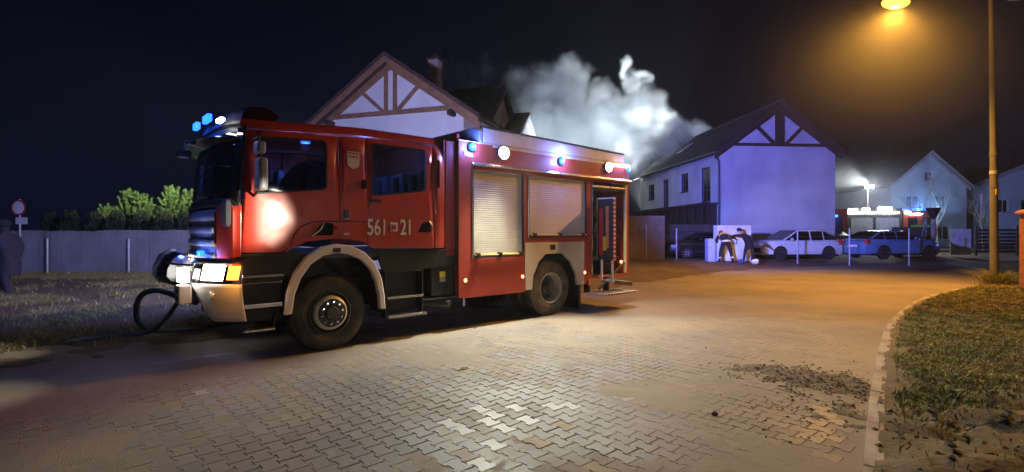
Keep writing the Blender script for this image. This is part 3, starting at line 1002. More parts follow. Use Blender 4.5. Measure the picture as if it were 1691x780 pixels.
# front mudguards: a pale arc over a black liner
OUT = [(-.64, .56), (-.60, .86), (-.52, 1.10), (-.36, 1.32), (-.15, 1.445), (.06, 1.48), (.27, 1.455), (.47, 1.36), (.64, 1.19), (.745, .96), (.79, .70), (.805, .50)]
INN = [(.715, .51), (.70, .70), (.66, .90), (.57, 1.10), (.42, 1.25), (.24, 1.33), (.06, 1.355), (-.13, 1.32), (-.30, 1.21), (-.43, 1.03), (-.51, .82), (-.545, .57)]
for side in (0, 1):
    y = (lambda d: -.035 + d) if side == 0 else (lambda d: WID + .035 - d)
    gpl = MB().plate(OUT + INN, [], lambda a, b, d: (a, y(d), b), .09).build('mudguard', M['white_plastic'], ENG, 30, .018, 3)
    MB().box(.0, .11, -.042 if side == 0 else WID+.03, -.03 if side == 0 else WID+.042, 1.365, 1.425).build('mudguard_badge', M['black_plastic'], gpl, bevel=.004)
    lin = MB(); n = len(INN)
    lin.grid(lambda a, b: (INN[min(int(a*11.001), 11)][0]*1.03, (.03 + .5*b) if side == 0 else WID - .03 - .5*b, INN[min(int(a*11.001), 11)][1]+.02), 11, 1)
    lin.build('arch_liner', M['black_plastic'], ENG, fix=False)
    SK = [(-1.13, 1.0), (-.67, 1.0), (-.60, 1.16), (-.52, 1.30), (-.44, 1.40), (-.60, 1.376), (-1.13, 1.376)]
    MB().plate(SK, [], lambda a, b, d: (a, (.03 + d) if side == 0 else WID - .03 - d, b), .05).build('lower_skirt', M['black_plastic'], ENG, bevel=.006)
    SK2 = [(.66, 1.42), (.83, 1.02), (2.14, 1.10), (2.14, 1.36), (1.0, 1.376)]
    MB().plate(SK2, [], lambda a, b, d: (a, (.05 + d) if side == 0 else WID - .05 - d, b), .05).build('lower_skirt', M['black_plastic'], ENG, bevel=.006)
    # entry steps below the front door
    f = (lambda v: v) if side == 0 else (lambda v: WID - v)
    def bx(g, x0, x1, v0, v1, z0, z1):
        a, b = sorted((f(v0), f(v1))); return g.box(x0, x1, a, b, z0, z1)
    bx(MB(), -1.13, -.64, .0, .05, 1.07, 1.115).build('step_trim', M['chrome'], ENG, bevel=.01)
    bx(MB(), -1.12, -.62, .16, .5, .5, 1.05).build('step_well', M['black_plastic'], ENG)
    bx(MB(), -1.02, -.9, .145, .158, .98, 1.05).build('side_reflector', M['tail_red'], ENG)
    bx(MB(), -1.13, -.65, .01, .2, .685, .72).build('step_tread', M['bright_alloy'], ENG, bevel=.008)
    bx(MB(), -1.10, -.74, .03, .18, .385, .415).build('step_tread', M['bright_alloy'], ENG, bevel=.008)
    for x in (-1.10, -.73): MB().beam((x, f(.12), .39), (x + (.05 if x > -1 else -.0), f(.12), .72), .03, .02).build('step_hanger', M['black_plastic'], ENG)
    for z in (.72, .995): bx(MB(), -1.13, -.65, .03, .05, z-.0, z+.018).build('step_trim', M['chrome'], ENG)
    # steps below the rear door
    bx(MB(), .86, 1.50, .22, .6, .42, 1.05).build('step_well', M['black_plastic'], ENG)
    bx(MB(), .86, 1.49, .05, .24, 1.035, 1.075).build('step_tread', M['hub_dark'], ENG, bevel=.008)
    bx(MB(), .87, 1.50, .03, .22, .628, .665).build('step_tread', M['bright_alloy'], ENG, bevel=.008)
    bx(MB(), .86, 1.53, -.02, .18, .345, .385).build('step_tread', M['bright_alloy'], ENG, bevel=.008)
    for x in (.86, 1.50): bx(MB(), x-.012, x+.012, .06, .2, .36, 1.1).build('step_hanger', M['black_plastic'], ENG)
# battery box with a yellow sticker, exhaust, frame
o = MB().box(1.66, 2.13, .08, .6, .60, 1.12).build('battery_box', M['black_plastic'], ENG, bevel=.03, seg=3)
MB().box(1.83, 1.94, .068, .079, .90, 1.0).build('warning_sticker', M['sticker_yellow'], o)
MB().box(1.83, 1.94, .069, .079, .83, .895).build('warning_label', M['grille_grey'], o)
for x in (1.72, 1.9, 2.06): MB().box(x-.03, x+.03, .09, .5, 1.12, 1.16).build('box_clip', M['black_plastic'], o, bevel=.01)
MB().box(1.5, 2.2, .06, .6, .555, .58).build('side_rail', M['hub_dark'], ENG)
MB().tube([(1.2, .7, .55), (1.6, .45, .50), (2.02, .06, .455)], .075, 16, caps=False).build('exhaust_pipe', M['hub_dark'], ENG, 40)
MB().lathe([(.078, 0), (.082, -.012), (.07, -.014), (.066, .05)], 20, Matrix.Translation((2.025, .055, .453)) @ Matrix.Rotation(R(45), 4, 'Z')).build('exhaust_tip', M['chrome'], ENG, 40)
for y in (.8, 1.55): MB().box(-1.3, 6.8, y, y+.15, .62, .9).build('chassis_rail', M['chassis'], ENG)
MB().box(-.9, 1.1, .95, 1.5, .45, 1.28).build('engine_block', M['chassis'], ENG, bevel=.05)
MB().box(2.3, 3.8, .7, 1.8, .5, 1.1).build('under_tank', M['chassis'], ENG, bevel=.05)

# interior
for y in (.35, 1.65):
    s_ = MB().box(-.75, -.2, y, y+.5, 1.62, 1.78).build('front_seat', M['seat_fabric'], ENG, bevel=.05)
    MB().cbox((-.20, y+.25, 2.12), (.15, .46, .72), Matrix.Rotation(R(12), 3, 'Y')).build('backrest', M['seat_fabric'], s_, bevel=.05)
    MB().cbox((-.10, y+.25, 2.55), (.12, .26, .2)).build('headrest', M['seat_light'], s_, bevel=.04)
MB().lathe([(.22, -.012), (.235, 0), (.22, .012), (.205, 0), (.22, -.012)], 28, Matrix.Translation((-.95, 1.9, 2.05)) @ Matrix.Rotation(R(60), 4, 'Y') @ Matrix.Rotation(R(90), 4, 'X')).build('steering_wheel', M['black_plastic'], ENG, 60, fix=False)
MB().box(-1.3, -.98, .12, 2.38, 1.7, 2.06).build('dashboard', M['interior'], ENG, bevel=.06)
# jacket hung over the seat back
def jacket(a, b):
    u = -.36 + .30*a - .18*(1-b) ; z = 2.18 + .46*b
    return (u + .02*math.sin(9*b), .62 + .10*math.sin(a*9) * (1-b*.6) - .06*b, z - .12*(2*a-1)**2*b)
o = MB().grid(jacket, 12, 12).build('hung_jacket', M['seat_light'], ENG, 60, fix=False)
o.modifiers.new('t', 'SOLIDIFY').thickness = .03
for y in (.25, .85, 1.45, 2.0):
    o = MB().box(1.60, 1.86, y, y+.42, 1.75, 2.66).build('crew_seat', M['seat_fabric'], ENG, bevel=.05)
    MB().box(1.5, 1.62, y+.14, y+.28, 2.0, 2.6).build('breathing_cylinder', M['interior'], o, bevel=.05)
for y in (.3, .9): 
    o = MB().box(.42, .60, y, y+.4, 1.75, 2.55).build('crew_seat', M['seat_fabric'], ENG, bevel=.05)
MB().box(.30, .36, .9, 2.2, 1.4, 2.0).build('partition', M['interior'], ENG)

# lettering and crest
def lettering(txt, name, size, sx, pos, parent, m, thick=.003, mir=False):
    cu = bpy.data.curves.new(name, 'FONT'); cu.body = txt; cu.size = size; cu.extrude = thick; cu.offset = size*.012
    t = bpy.data.objects.new(name, cu); COL.objects.link(t)
    bpy.context.view_layer.update()
    me = bpy.data.meshes.new_from_object(t.evaluated_get(bpy.context.evaluated_depsgraph_get()))
    bpy.data.objects.remove(t)
    me.materials.clear(); me.materials.append(m)
    o = link(bpy.data.objects.new(name, me), parent)
    o.location = pos; o.rotation_euler = (R(90), 0, 0); o.scale = (sx, 1, 1)
    return o
lettering('561', 'number_lettering', .335, .66, (.515, -.008, 1.605), rear_door, M['reflective_white'])
lettering('21', 'number_lettering', .335, .66, (1.055, -.008, 1.605), rear_door, M['reflective_white'])
lettering('M', 'number_lettering', .13, .85, (.905, -.012, 1.675), rear_door, M['red_paint'], .002)
MB().box(.893, 1.015, -.0085, -.004, 1.655, 1.79).build('number_plate_square', M['reflective_white'], rear_door, bevel=.002)
sh = [(.22, 2.79), (.40, 2.79), (.40, 2.62), (.385, 2.58), (.31, 2.54), (.235, 2.58), (.22, 2.62)]
cr = MB().plate(sh, [], lambda a, b, d: (a, v_side(a, b) - .010 + d, b), .006).build('crest', M['cream_paint'], centre_pillar)
g = MB()
for x0, x1, z0, z1 in ((.232, .388, 2.755, 2.775), (.245, .275, 2.66, 2.735), (.295, .325, 2.66, 2.735), (.345, .375, 2.66, 2.735), (.245, .375, 2.645, 2.66), (.27, .35, 2.60, 2.622)):
    g.box(x0, x1, -.007, .004, z0, z1)
g.build('crest_emblem', M['red_panel'], cr)
MB().box(.17, .25, -.012, .01, 1.83, 1.96).build('reflector_plate', M['chrome'], arch_panel, bevel=.01)
MB().box(.17, .245, -.008, .0, 1.60, 1.635).build('reflector_strip', M['cream_paint'], arch_panel, bevel=.004)

# ---- equipment body
def near(a, b, d): return (a, d, b)
ARCH = [(3.87, .56), (3.90, .82), (4.05, 1.08), (4.24, 1.22), (4.72, 1.22), (4.96, 1.05), (5.12, .80), (5.16, .56)]
S1 = (2.44, 3.65, 1.20, 2.72); S2 = (3.76, 5.46, 1.54, 2.71); S3 = (5.62, 6.86, .70, 2.72)
def rect(r): return [(r[0], r[2]), (r[1], r[2]), (r[1], r[3]), (r[0], r[3])]
frame_out = [(2.16, .55), (2.30, .53), (3.69, .53), (3.69, 1.45), (5.40, 1.45), (5.40, .55), (5.56, .55), (5.56, .66), (6.95, .66), (6.95, 3.17), (2.16, 3.17)]
frame = MB().plate(frame_out, [rect(S1), rect(S2), rect(S3)], near, .06).build('body_frame', M['red_panel'], ENG, bevel=.006)
wp = [(3.695, .56), ] + ARCH + [(5.385, .56), (5.385, 1.445), (3.695, 1.445)]
wheel_panel = MB().plate(wp, [], lambda a, b, d: (a, -.004 + d, b), .06).build('wheel_arch_panel', M['cream_paint'], ENG, bevel=.006)
MB().box(4.36, 4.50, -.012, .0, 1.295, 1.40).build('filler_cap', M['black_plastic'], wheel_panel, bevel=.01)
g = MB(); n = len(ARCH)
g.grid(lambda a, b: (ARCH[min(int(a*7.001), 7)][0], .05 + .75*b, ARCH[min(int(a*7.001), 7)][1]), 7, 1)
g.build('arch_liner', M['black_plastic'], ENG, fix=False)
MB().plate([(2.16, .55), (6.95, .66), (6.95, 3.17), (2.16, 3.17)], [], lambda a, b, d: (a, WID - d, b), .06).build('far_side_panel', M['red_panel'], ENG)
MB().box(2.16, 2.22, .061, 2.439, .56, 3.30).build('body_front_wall', M['red_panel'], ENG, bevel=.01)
MB().box(6.89, 6.948, .061, 2.439, .67, 3.17).build('body_rear_wall', M['red_panel'], ENG)
MB().box(2.165, 6.945, .003, 2.497, 3.172, 3.19).build('body_roof', M['alloy'], ENG)
MB().box(2.3, 5.56, .07, 2.43, 1.25, 1.3).build('body_floor', M['chassis'], ENG)
MB().box(5.56, 5.60, .07, 2.43, .7, 3.1).build('bulkhead', M['hub_dark'], ENG)
MB().box(2.23, 5.55, .35, 2.4, 1.31, 3.1).build('water_tank', M['chassis'], ENG)
# roof rail boards
rail = [(2.70, 3.20), (6.78, 3.20), (6.78, 3.39), (2.70, 3.46)]
MB().plate(rail, [], lambda a, b, d: (a, .02 + d, b), .03).build('roof_side_board', M['cream_paint'], ENG, bevel=.006)
MB().plate(rail, [], lambda a, b, d: (a, 2.45 + d, b), .03).build('roof_side_board', M['cream_paint'], ENG, bevel=.006)
MB().plate([(.0, 3.20), (2.5, 3.20), (2.5, 3.42), (2.3, 3.47), (.2, 3.47), (.0, 3.40)], [], lambda a, b, d: (2.60 + d, a, b), .06).build('roof_front_board', M['grille_grey'], ENG, bevel=.01)
MB().beam((2.66, .03, 3.475), (6.80, .03, 3.405), .05, .03).build('roof_rail', M['timber_dark'], ENG)
MB().cyl((3.12, .05, 3.2), (3.12, .05, 3.62), .012, n=8).build('whip_aerial', M['black_plastic'], ENG, 40)
# cream band above the red light band, awning gutter
MB().plate([(2.9, 3.135), (6.93, 3.115), (6.93, 3.165), (2.9, 3.165)], [], lambda a, b, d: (a, -.003 + d, b), .02).build('upper_band', M['cream_paint'], ENG)
g = MB(); prof = [(.0, 2.84), (-.05, 2.825), (-.07, 2.795), (-.06, 2.775), (.0, 2.77)]
g.plate(prof, [], lambda a, b, d: (2.42 + d, a, b), 4.56)
g.build('awning_gutter', M['bright_alloy'], ENG, bevel=.003)
# roller shutters: ribbed curtains in alloy guides
def shutter(r, name):
    pr = []; z = r[2] + .05; k = 0
    while z < r[3] - .001:
        pr += [(.027, z), (.022, z + .008), (.022, z + .028), (.027, z + .036)]; z += .038
    g = MB()
    vs = []; 
    for (y, z) in pr: vs += [(r[0] + .03, y, min(z, r[3])), (r[1] - .03, y, min(z, r[3]))]
    g.add(vs, [(2*i, 2*i+1, 2*i+3, 2*i+2) for i in range(len(pr) - 1)])
    s_ = g.build(name, M['alloy'], ENG, fix=False)
    for x0, x1 in ((r[0], r[0]+.032), (r[1]-.032, r[1])):
        MB().box(x0 + .001, x1, -.012, .045, r[2] + .002, r[3] - .002).build('shutter_guide', M['bright_alloy'] if x0 == r[0] else M['black_plastic'], s_, bevel=.004)
    zb = r[2] + .035
    MB().box(r[0] + .05, r[1] - .05, -.045, -.015, zb, zb + .03).build('shutter_bar', M['bar_yellow'], s_, bevel=.008)
    for t in (.09, .5, .91):
        x = r[0] + (r[1]-r[0])*t
        MB().box(x-.045, x+.045, -.055, .01, zb - .012, zb + .05).build('bar_bracket', M['black_plastic'], s_, bevel=.012)
    MB().box(r[0] + .034, r[1] - .034, .0, .028, r[2] + .003, r[2] + .05).build('shutter_foot', M['hub_dark'], s_)
shutter(S1, 'roller_shutter'); shutter(S2, 'roller_shutter')
# third locker: open, curtain rolled up
for x0, x1 in ((5.64, 6.22), (6.26, 6.84)):
    MB().box(x0, x1, -.03, .01, 2.60, 2.635).build('rolled_shutter_bar', M['lens_clear'], ENG, bevel=.008)
MB().cyl((5.64, .12, 2.62), (6.84, .12, 2.62), .09, n=16).build('rolled_shutter', M['hub_dark'], ENG, 40)
MB().box(6.81, 6.858, -.012, .04, .72, 2.715).build('shutter_guide', M['alloy'], ENG, bevel=.004)
MB().box(5.622, 5.66, -.012, .04, .72, 2.715).build('shutter_guide', M['bright_alloy'], ENG, bevel=.004)
for z in (1.05, 1.55, 2.0): MB().box(5.62, 6.88, .12, .9, z, z+.03).build('locker_shelf', M['hub_dark'], ENG)
MB().box(5.62, 6.88, .9, .93, .7, 3.0).build('locker_back', M['interior'], ENG)
MB().box(5.61, 6.88, .07, .9, .66, .70).build('locker_floor', M['hub_dark'], ENG)
# swung-out tool board with red and white edge tape
tb = MB().cbox((5.90, -.17, 1.70), (.05, .42, 1.30)).build('tool_board', M['hub_dark'], ENG, bevel=.01)
for k in range(14):
    MB().cbox((5.872 + .03, -.388, 1.10 + k*.0925), (.075, .014, .046)).build('edge_tape', M['reflective_red'], tb)
MB().cbox((5.90, -.17, 2.36), (.07, .44, .03)).build('board_frame', M['reflective_white'], tb)
MB().cbox((5.90, .05, 1.70), (.07, .03, 1.30)).build('board_frame', M['alloy'], tb)
MB().cbox((5.902, -.385, 1.70), (.07, .008, 1.30)).build('edge_strip', M['reflective_white'], tb)
MB().cbox((5.87, -.22, 1.75), (.03, .08, .9)).build('hand_tool', M['hose_orange'], tb, bevel=.02)
MB().cbox((5.87, -.06, 1.65), (.04, .10, 1.0)).build('hand_tool', M['reflective_red'], tb, bevel=.03)
MB().cyl((5.86, -.16, 1.25), (5.86, -.16, 1.55), .04, n=10).build('hand_tool', M['sticker_yellow'], tb, 40)
for y in (-.33, -.05): MB().box(5.88, 5.92, y-.02, y+.02, .62, 1.06).build('board_leg', M['alloy'], tb)
for x in (5.67, 6.04): pass
MB().lathe([(.20, -.05), (.21, .0), (.20, .05), (.05, .05), (.05, -.05), (.20, -.05)], 28, Matrix.Translation((6.40, .32, 2.18)) @ Matrix.Rotation(R(80), 4, 'X')).build('hose_coil', M['hose_orange'], ENG, 40, fix=False)
MB().lathe([(.20, -.05), (.21, .0), (.20, .05), (.05, .05), (.05, -.05), (.20, -.05)], 28, Matrix.Translation((6.42, .32, 2.06)) @ Matrix.Rotation(R(84), 4, 'X')).build('hose_coil', M['hose_red'], ENG, 40, fix=False)
for k in range(4):
    MB().lathe([(.16, -.04), (.17, .0), (.16, .04), (.04, .04), (.04, -.04), (.16, -.04)], 24, Matrix.Translation((6.15 + .2*k, .35, 1.26 + .46*(k % 2)))).build('hose_coil', M['cabinet_blue'] if k % 2 else M['black_plastic'], ENG, 40, fix=False)
MB().box(6.2, 6.75, .2, .6, .72, 1.0).build('tool_case', M['black_plastic'], ENG, bevel=.03)
# folded-down platforms below the open locker
pf = MB().box(5.47, 6.62, -.46, .02, .335, .375).build('step_platform', M['white_plastic'], ENG, bevel=.006)
for k in range(12):
    MB().box(5.50 + k*.093, 5.545 + k*.093, -.468, -.455, .336, .372).build('tread_tooth', M['hub_dark'], pf)
for k in range(9):
    MB().box(5.49, 6.60, -.43 + k*.05, -.41 + k*.05, .374, .381).build('tread_rib', M['bright_alloy'], pf)
pl2 = MB().cbox((6.33, -.12, .565), (.62, .36, .05), Matrix.Rotation(R(7), 3, 'Y')).build('step_platform', M['cabinet_blue'], ENG, bevel=.008)
MB().cbox((6.33, -.305, .54), (.62, .02, .085), Matrix.Rotation(R(7), 3, 'Y')).build('platform_edge', M['timber_dark'], pl2)
for x in (5.55, 6.2): MB().box(x, x+.09, .05, .15, .36, .66).build('platform_hinge', M['chassis'], ENG)
MB().beam((5.75, -.1, .44), (6.80, .02, .95), .03, .04).build('gas_strut', M['chassis'], ENG)
MB().box(5.24, 5.29, .02, .55, .06, .62).build('mud_flap', M['black_plastic'], ENG)
MB().box(5.50, 5.545, -.03, .0, .52, .66).build('hinge_post', M['hose_orange'], ENG)
# lettering on the front corner of the body
lettering('WISS', 'maker_lettering', .12, .75, (2.26, -.006, 2.925), frame, M['cream_paint'], .002)
# lamps of the body
def round_lamp(name, u, z, r, m, y=-.045):
    o = MB().lathe([(.001, -.03), (r*.6, -.026), (r*.93, -.01), (r, .01), (r, .045)], 24, Matrix.Translation((u, y, z))).build(name, m, ENG, 40, fix=False)
    MB().lathe([(r*1.0, .012), (r*1.2, .014), (r*1.22, .045), (r, .045)], 24, Matrix.Translation((u, y, z))).build('lamp_bezel', M['black_plastic'], o, 40, fix=False)
    return o
for u, m_ in ((3.13, 'lamp_warm'), (6.17, 'lamp_warm'), (2.42, 'lamp_blue'), (4.65, 'lamp_blue')):
    o = MB().lathe([(.001, .03), (.07, .026), (.10, .01), (.105, -.045)], 20, Matrix.Translation((u, WID + .045, 3.06))).build('scene_lamp' if u in (3.13, 6.17) else 'side_beacon', M[m_], ENG, 40, fix=False)
MB().cyl((.1, 1.25, 3.05), (.1, 1.25, 3.09), .07, n=14).build('cab_fill_lamp', glow('cab_fill_glow', (.1, .25, 1.0), 2.5), ENG, 40)  # added blue glow that tints the cab windows from inside
for u in (2.42, 4.65): round_lamp('side_beacon', u, 3.085 if u < 3 else 3.05, .070, M['lamp_blue'])
for u in (3.13, 6.17): round_lamp('scene_lamp', u, 3.06, .115 if u < 4 else .105, M['lamp_warm'])
MB().box(6.86, 6.985, -.03, .14, 3.0, 3.16).build('rear_beacon', M['lamp_blue'], ENG, bevel=.03)
MB().box(6.38, 6.84, -.055, -.008, 3.105, 3.13).build('lamp_strip', M['lamp_warm'], ENG)
for u, z in ((2.30, .83), (3.62, .82), (5.40, .80), (6.72, .97)):
    mk = MB().lathe([(.001, -.014), (.02, -.012), (.03, 0), (.03, .02)], 14, Matrix.Translation((u, -.006 if u < 6 else .03, z))).build('marker_lamp', M['lamp_marker'], ENG, 40, fix=False)
MB().box(2.24, 2.27, -.02, .02, .40, .54).build('drain_tap', M['grille_grey'], ENG)
# rear of the engine body
MB().box(6.95, 7.0, .15, 2.35, 1.0, 2.7).build('rear_shutter', M['alloy'], ENG)

# hose from the front of the engine
def w2(u, v, z): return (-2.49 + UX*u - UY*v, 7.12 + UY*u + UX*v, z)
def smooth_path(P, n=10):
    P = [Vector(p) for p in P]; out = []
    for i in range(len(P)-1):
        p0, p1, p2, p3 = P[max(i-1,0)], P[i], P[i+1], P[min(i+2, len(P)-1)]
        for k in range(n):
            t = k/n
            out.append(.5*((2*p1)+(p2-p0)*t+(2*p0-5*p1+4*p2-p3)*t*t+(3*p1-p0-3*p2+p3)*t*t*t))
    return out + [P[-1]]
hs = MB()
hs.tube(smooth_path([(-4.66, 7.42, .78), (-4.92, 7.6, .70), (-5.2, 7.75, .74), (-5.52, 7.95, .745), (-5.82, 8.1, .66), (-5.98, 8.2, .46), (-6.02, 8.3, .2), (-5.9, 8.4, .06), (-5.6, 8.35, .05), (-5.2, 8.6, .05), (-4.7, 9.2, .05)], 8), .043, 12)
hs.build('suction_hose', M['hose_blue'], None, 40)
tag(bpy.data.objects['suction_hose'], 'dark blue ribbed suction hose arching from the front bumper down to the grass', 'hose')
h2 = MB().tube(smooth_path([(-4.7, 7.45, .72), (-4.95, 7.62, .60), (-5.25, 7.85, .36), (-5.55, 8.0, .14), (-5.85, 8.05, .05), (-6.2, 7.9, .05), (-6.5, 7.5, .05)], 8), .034, 10).build('delivery_hose', M['hose_blue'], None, 40)
tag(h2, 'thinner dark hose sagging from the bumper beneath the arching suction hose', 'hose')
# light of the engine's own lamps
BLUE = (.12, .22, 1.0)
def elamp(name, u, v, z, p, c, r=.05, spot=None, aim=None, blend=.6):
    return lamp(name, w2(u, v, z), p, c, r, None, spot, w2(*aim) if aim else None, blend)
elamp('scene_light', 3.13, -.22, 3.06, 1250, (.97, 1, .80), .09, 126, (2.4, -3.5, 0), .4)
elamp('scene_light', 6.17, -.22, 3.05, 330, (1, .88, .56), .09, 130, (6.2, -3.5, 0), .4)
elamp('beacon_light', 2.42, -.14, 3.09, 60, BLUE, .05)
elamp('beacon_light', 4.65, -.14, 3.05, 60, BLUE, .05)
elamp('beacon_light', 7.06, -.02, 3.12, 110, BLUE, .06)
elamp('beacon_light', -1.85, .75, 3.2, 36, BLUE, .08)
elamp('beacon_light', -1.62, 1.95, 3.2, 520, (.40, .45, 1.0), .08, 120, (-2.5, 13, 2.5), .8)
elamp('beacon_light', -1.60, .93, 1.33, 8, BLUE, .04)
elamp('headlight_light', -1.82, .22, 1.13, 150, (1, .88, .60), .06, 62, (-5.2, .5, .0), .9)
elamp('headlight_light', -1.82, 2.35, 1.13, 200, (1, .92, .68), .06, 66, (-6, 3.0, .0), .9)
elamp('indicator_light', -1.30, -.10, 1.14, 4, (1, .4, .05), .03)
elamp('cab_fill_light', .1, 1.25, 2.98, 36, (.12, .3, 1.0), .06)  # added blue fill for the cab windows, with the one below
elamp('cab_fill_light', 1.1, 1.25, 2.98, 26, (.12, .3, 1.0), .06)

# ================================================================== houses
def gable_house(name, loc, rz, w, L, ridge, slope, label, wall, roofm, ov=.5, ovs=.45, cx=None, front_holes=(), left_holes=(), right_holes=(), thick=.16, tiles=True, barge=None, verge=False):
    h = empty(name, loc, rz, label, 'house')
    cx = w / 2 if cx is None else cx
    zl = ridge - slope * cx - thick; zr = ridge - slope * (w - cx) - thick
    rects = lambda hs: [[(a0, z0), (a1, z0), (a1, z1), (a0, z1)] for (a0, a1, z0, z1) in hs]
    gab = [(0, 0), (w, 0), (w, zr), (cx, ridge - thick), (0, zl)]
    MB().plate(gab, rects(front_holes), lambda a, b, d: (a, d, b), .3).build('gable_wall', wall, h)
    MB().plate(gab, [], lambda a, b, d: (a, L - d, b), .3).build('gable_wall', wall, h)
    MB().plate([(.303, 0), (L-.303, 0), (L-.303, zl), (.303, zl)], rects(left_holes), lambda a, b, d: (d + .001, a, b), .3).build('side_wall', wall, h)
    MB().plate([(.303, 0), (L-.303, 0), (L-.303, zr), (.303, zr)], rects(right_holes), lambda a, b, d: (w - .001 - d, a, b), .3).build('side_wall', wall, h)
    MB().box(.35, w-.35, .35, L-.35, 2.7, 2.9).build('storey_floor', M['interior'], h)
    roof = empty('roof'); roof.parent = h
    ln = math.hypot(1, slope)
    for sgn, half in ((-1, cx + ovs), (1, w - cx + ovs)):
        g = MB()
        if tiles:
            nc = int(half * ln / .34); ny = int((L + 2*ov) / .30) * 4
            prof = []
            for i in range(nc):
                prof += [(i / nc * half, .035), ((i + .97) / nc * half, .075)]
            prof.append((half, .03))
            def f(a, b, prof=prof, ny=ny, sgn=sgn):
                i = min(int(round(b * (len(prof) - 1))), len(prof) - 1)
                u = a * ny / 4 % 1.0
                wv = .03 * math.sin(2*math.pi*u)
                hh, up = prof[i]
                return (cx + sgn*hh, -ov + a*(L + 2*ov), ridge - slope*hh + up + wv)
            g.grid(f, ny, len(prof) - 1)
            tag(g.build('roof_tiles', roofm, roof, 50, fix=False), kind='stuff')
        a, b = cx + sgn*.001, cx + sgn*half
        pr = [(a, ridge), (b, ridge - slope*half), (b, ridge - slope*half - thick), (a, ridge - thick)]
        MB().plate(pr, [], lambda x, z, d: (x, -ov + .02 + d, z), L + 2*ov - .04).build('roof_slab', roofm, roof)
        if barge:
            MB().plate([(cx, ridge - .02), (cx + sgn*half, ridge - slope*half - .02), (cx + sgn*half, ridge - slope*half - .26), (cx, ridge - .30)], [],
                       lambda x, z, d: (x, -ov - .045 + d, z), .06).build('bargeboard', barge, roof, bevel=.01)
            MB().plate([(cx, ridge - thick - .02), (cx + sgn*(half - .1), ridge - slope*(half-.1) - thick - .02), (cx + sgn*(half - .1), ridge - slope*(half-.1) - .46), (cx, ridge - .50)], [],
                       lambda x, z, d: (x, -.14 + d, z), .135).build('rafter', barge, roof, bevel=.01)
        if verge:
            n = int(half * ln / .33)
            me = MB().box(-.17, .17, -.05, .10, -.10, .05).mesh('verge_tile', roofm)
            for i in range(n):
                t = (i + .5) / n * half
                o = bpy.data.objects.new('verge_tile', me); COL.objects.link(o); o.parent = roof
                o.location = (cx + sgn*t, -ov - .0, ridge - slope*t + .10)
                o.rotation_euler = (0, sgn * (math.atan(slope) - .07), 0)
        zg = ridge - slope*half - .06
        MB().cyl((cx + sgn*(half + .05), -ov, zg), (cx + sgn*(half + .05), L + ov, zg), .07, n=10).build('gutter', M['gutter'], roof, 40)
    MB().cyl((cx, -ov - .03, ridge + .05), (cx, L + ov, ridge + .05), .10, n=10).build('ridge_tiles', roofm, roof, 50)
    return h

def window(h, plane, a0, a1, z0, z1, w=0., frame='window_frame', mull=(0.5,), rails=(), depth=.10, pane='window_pane', sill=True, name='window'):
    """a framed window in a wall opening; the pane and the sill are its sub-parts"""
    P = {'front': lambda a, d, z: (a, d, z), 'left': lambda a, d, z: (d, a, z), 'right': lambda a, d, z: (w - d, a, z)}[plane]
    def bx(g, A0, A1, d0, d1, Z0, Z1):
        p = P(A0, d0, Z0); q = P(A1, d1, Z1)
        return g.box(min(p[0], q[0]), max(p[0], q[0]), min(p[1], q[1]), max(p[1], q[1]), Z0, Z1)
    g = MB(); t = .07
    bx(g, a0, a0+t, depth, depth+.07, z0, z1); bx(g, a1-t, a1, depth, depth+.07, z0, z1)
    bx(g, a0+t, a1-t, depth, depth+.069, z0, z0+t); bx(g, a0+t, a1-t, depth, depth+.069, z1-t, z1)
    for m in mull:
        x = a0 + (a1-a0)*m; bx(g, x-.03, x+.03, depth+.003, depth+.066, z0+t, z1-t)
    for r_ in rails:
        z = z0 + (z1-z0)*r_; bx(g, a0+t, a1-t, depth+.006, depth+.06, z-.025, z+.025)
    o = g.build(name, M[frame], h)
    bx(MB(), a0+.02, a1-.02, depth+.03, depth+.04, z0+.02, z1-.02).build('pane', M[pane], o)
    bx(MB(), a0+.02, a1-.02, depth+.22, depth+.24, z0+.02, z1-.02).build('curtain', M['seat_fabric'], o)
    if sill: bx(MB(), a0-.06, a1+.06, -.06, depth, z0-.05, z0-.001).build('sill', M['window_frame'] if frame == 'window_frame' else M['concrete'], o)
    return o

def strut(h, p0, p1, wd, m, name, y=-.06, t=.10):
    g = MB(); a = Vector((p0[0], y, p0[1])); b = Vector((p1[0], y, p1[1]))
    g.beam(a, b, t, wd, up=(0, 0, 1) if abs((b-a).normalized().z) < .9 else (1, 0, 0))
    return g.build(name, m, h, bevel=.008)

# house behind the engine, its gable half-timbered
H1 = gable_house('timber_gable_house', (-8.80, 24.25, 0), R(-18.5), 7.1, 6.0, 9.42, .68,
                 'white house with brown half-timbered gable and chimney rising behind the fire engine', M['plaster'], M['roof_tile'], .55, .9, 3.55, verge=True, barge=M['timber_light'])
strut(H1, (.25, 6.98), (6.95, 6.98), .19, M['timber_light'], 'tie_beam', -.065, .12)
for x in (3.33, 3.79): strut(H1, (x, 7.08), (x, 9.0), .17, M['timber_light'], 'king_post')
strut(H1, (2.0, 8.08), (3.16, 7.08), .15, M['timber_light'], 'brace'); strut(H1, (4.98, 8.08), (3.95, 7.08), .15, M['timber_light'], 'brace')
MB().box(6.55, 6.75, -.5, .0, 6.6, 6.78).build('purlin_end', M['timber_dark'], H1)
MB().box(.35, .55, -.5, .0, 6.6, 6.78).build('purlin_end', M['timber_dark'], H1)
ch = MB().box(3.35, 3.92, 3.85, 4.42, 8.6, 10.62).build('chimney', M['chimney_render'], H1, bevel=.01)
MB().box(3.28, 3.99, 3.78, 4.49, 10.621, 10.72).build('chimney_cap', M['roof_tile'], ch, bevel=.01)
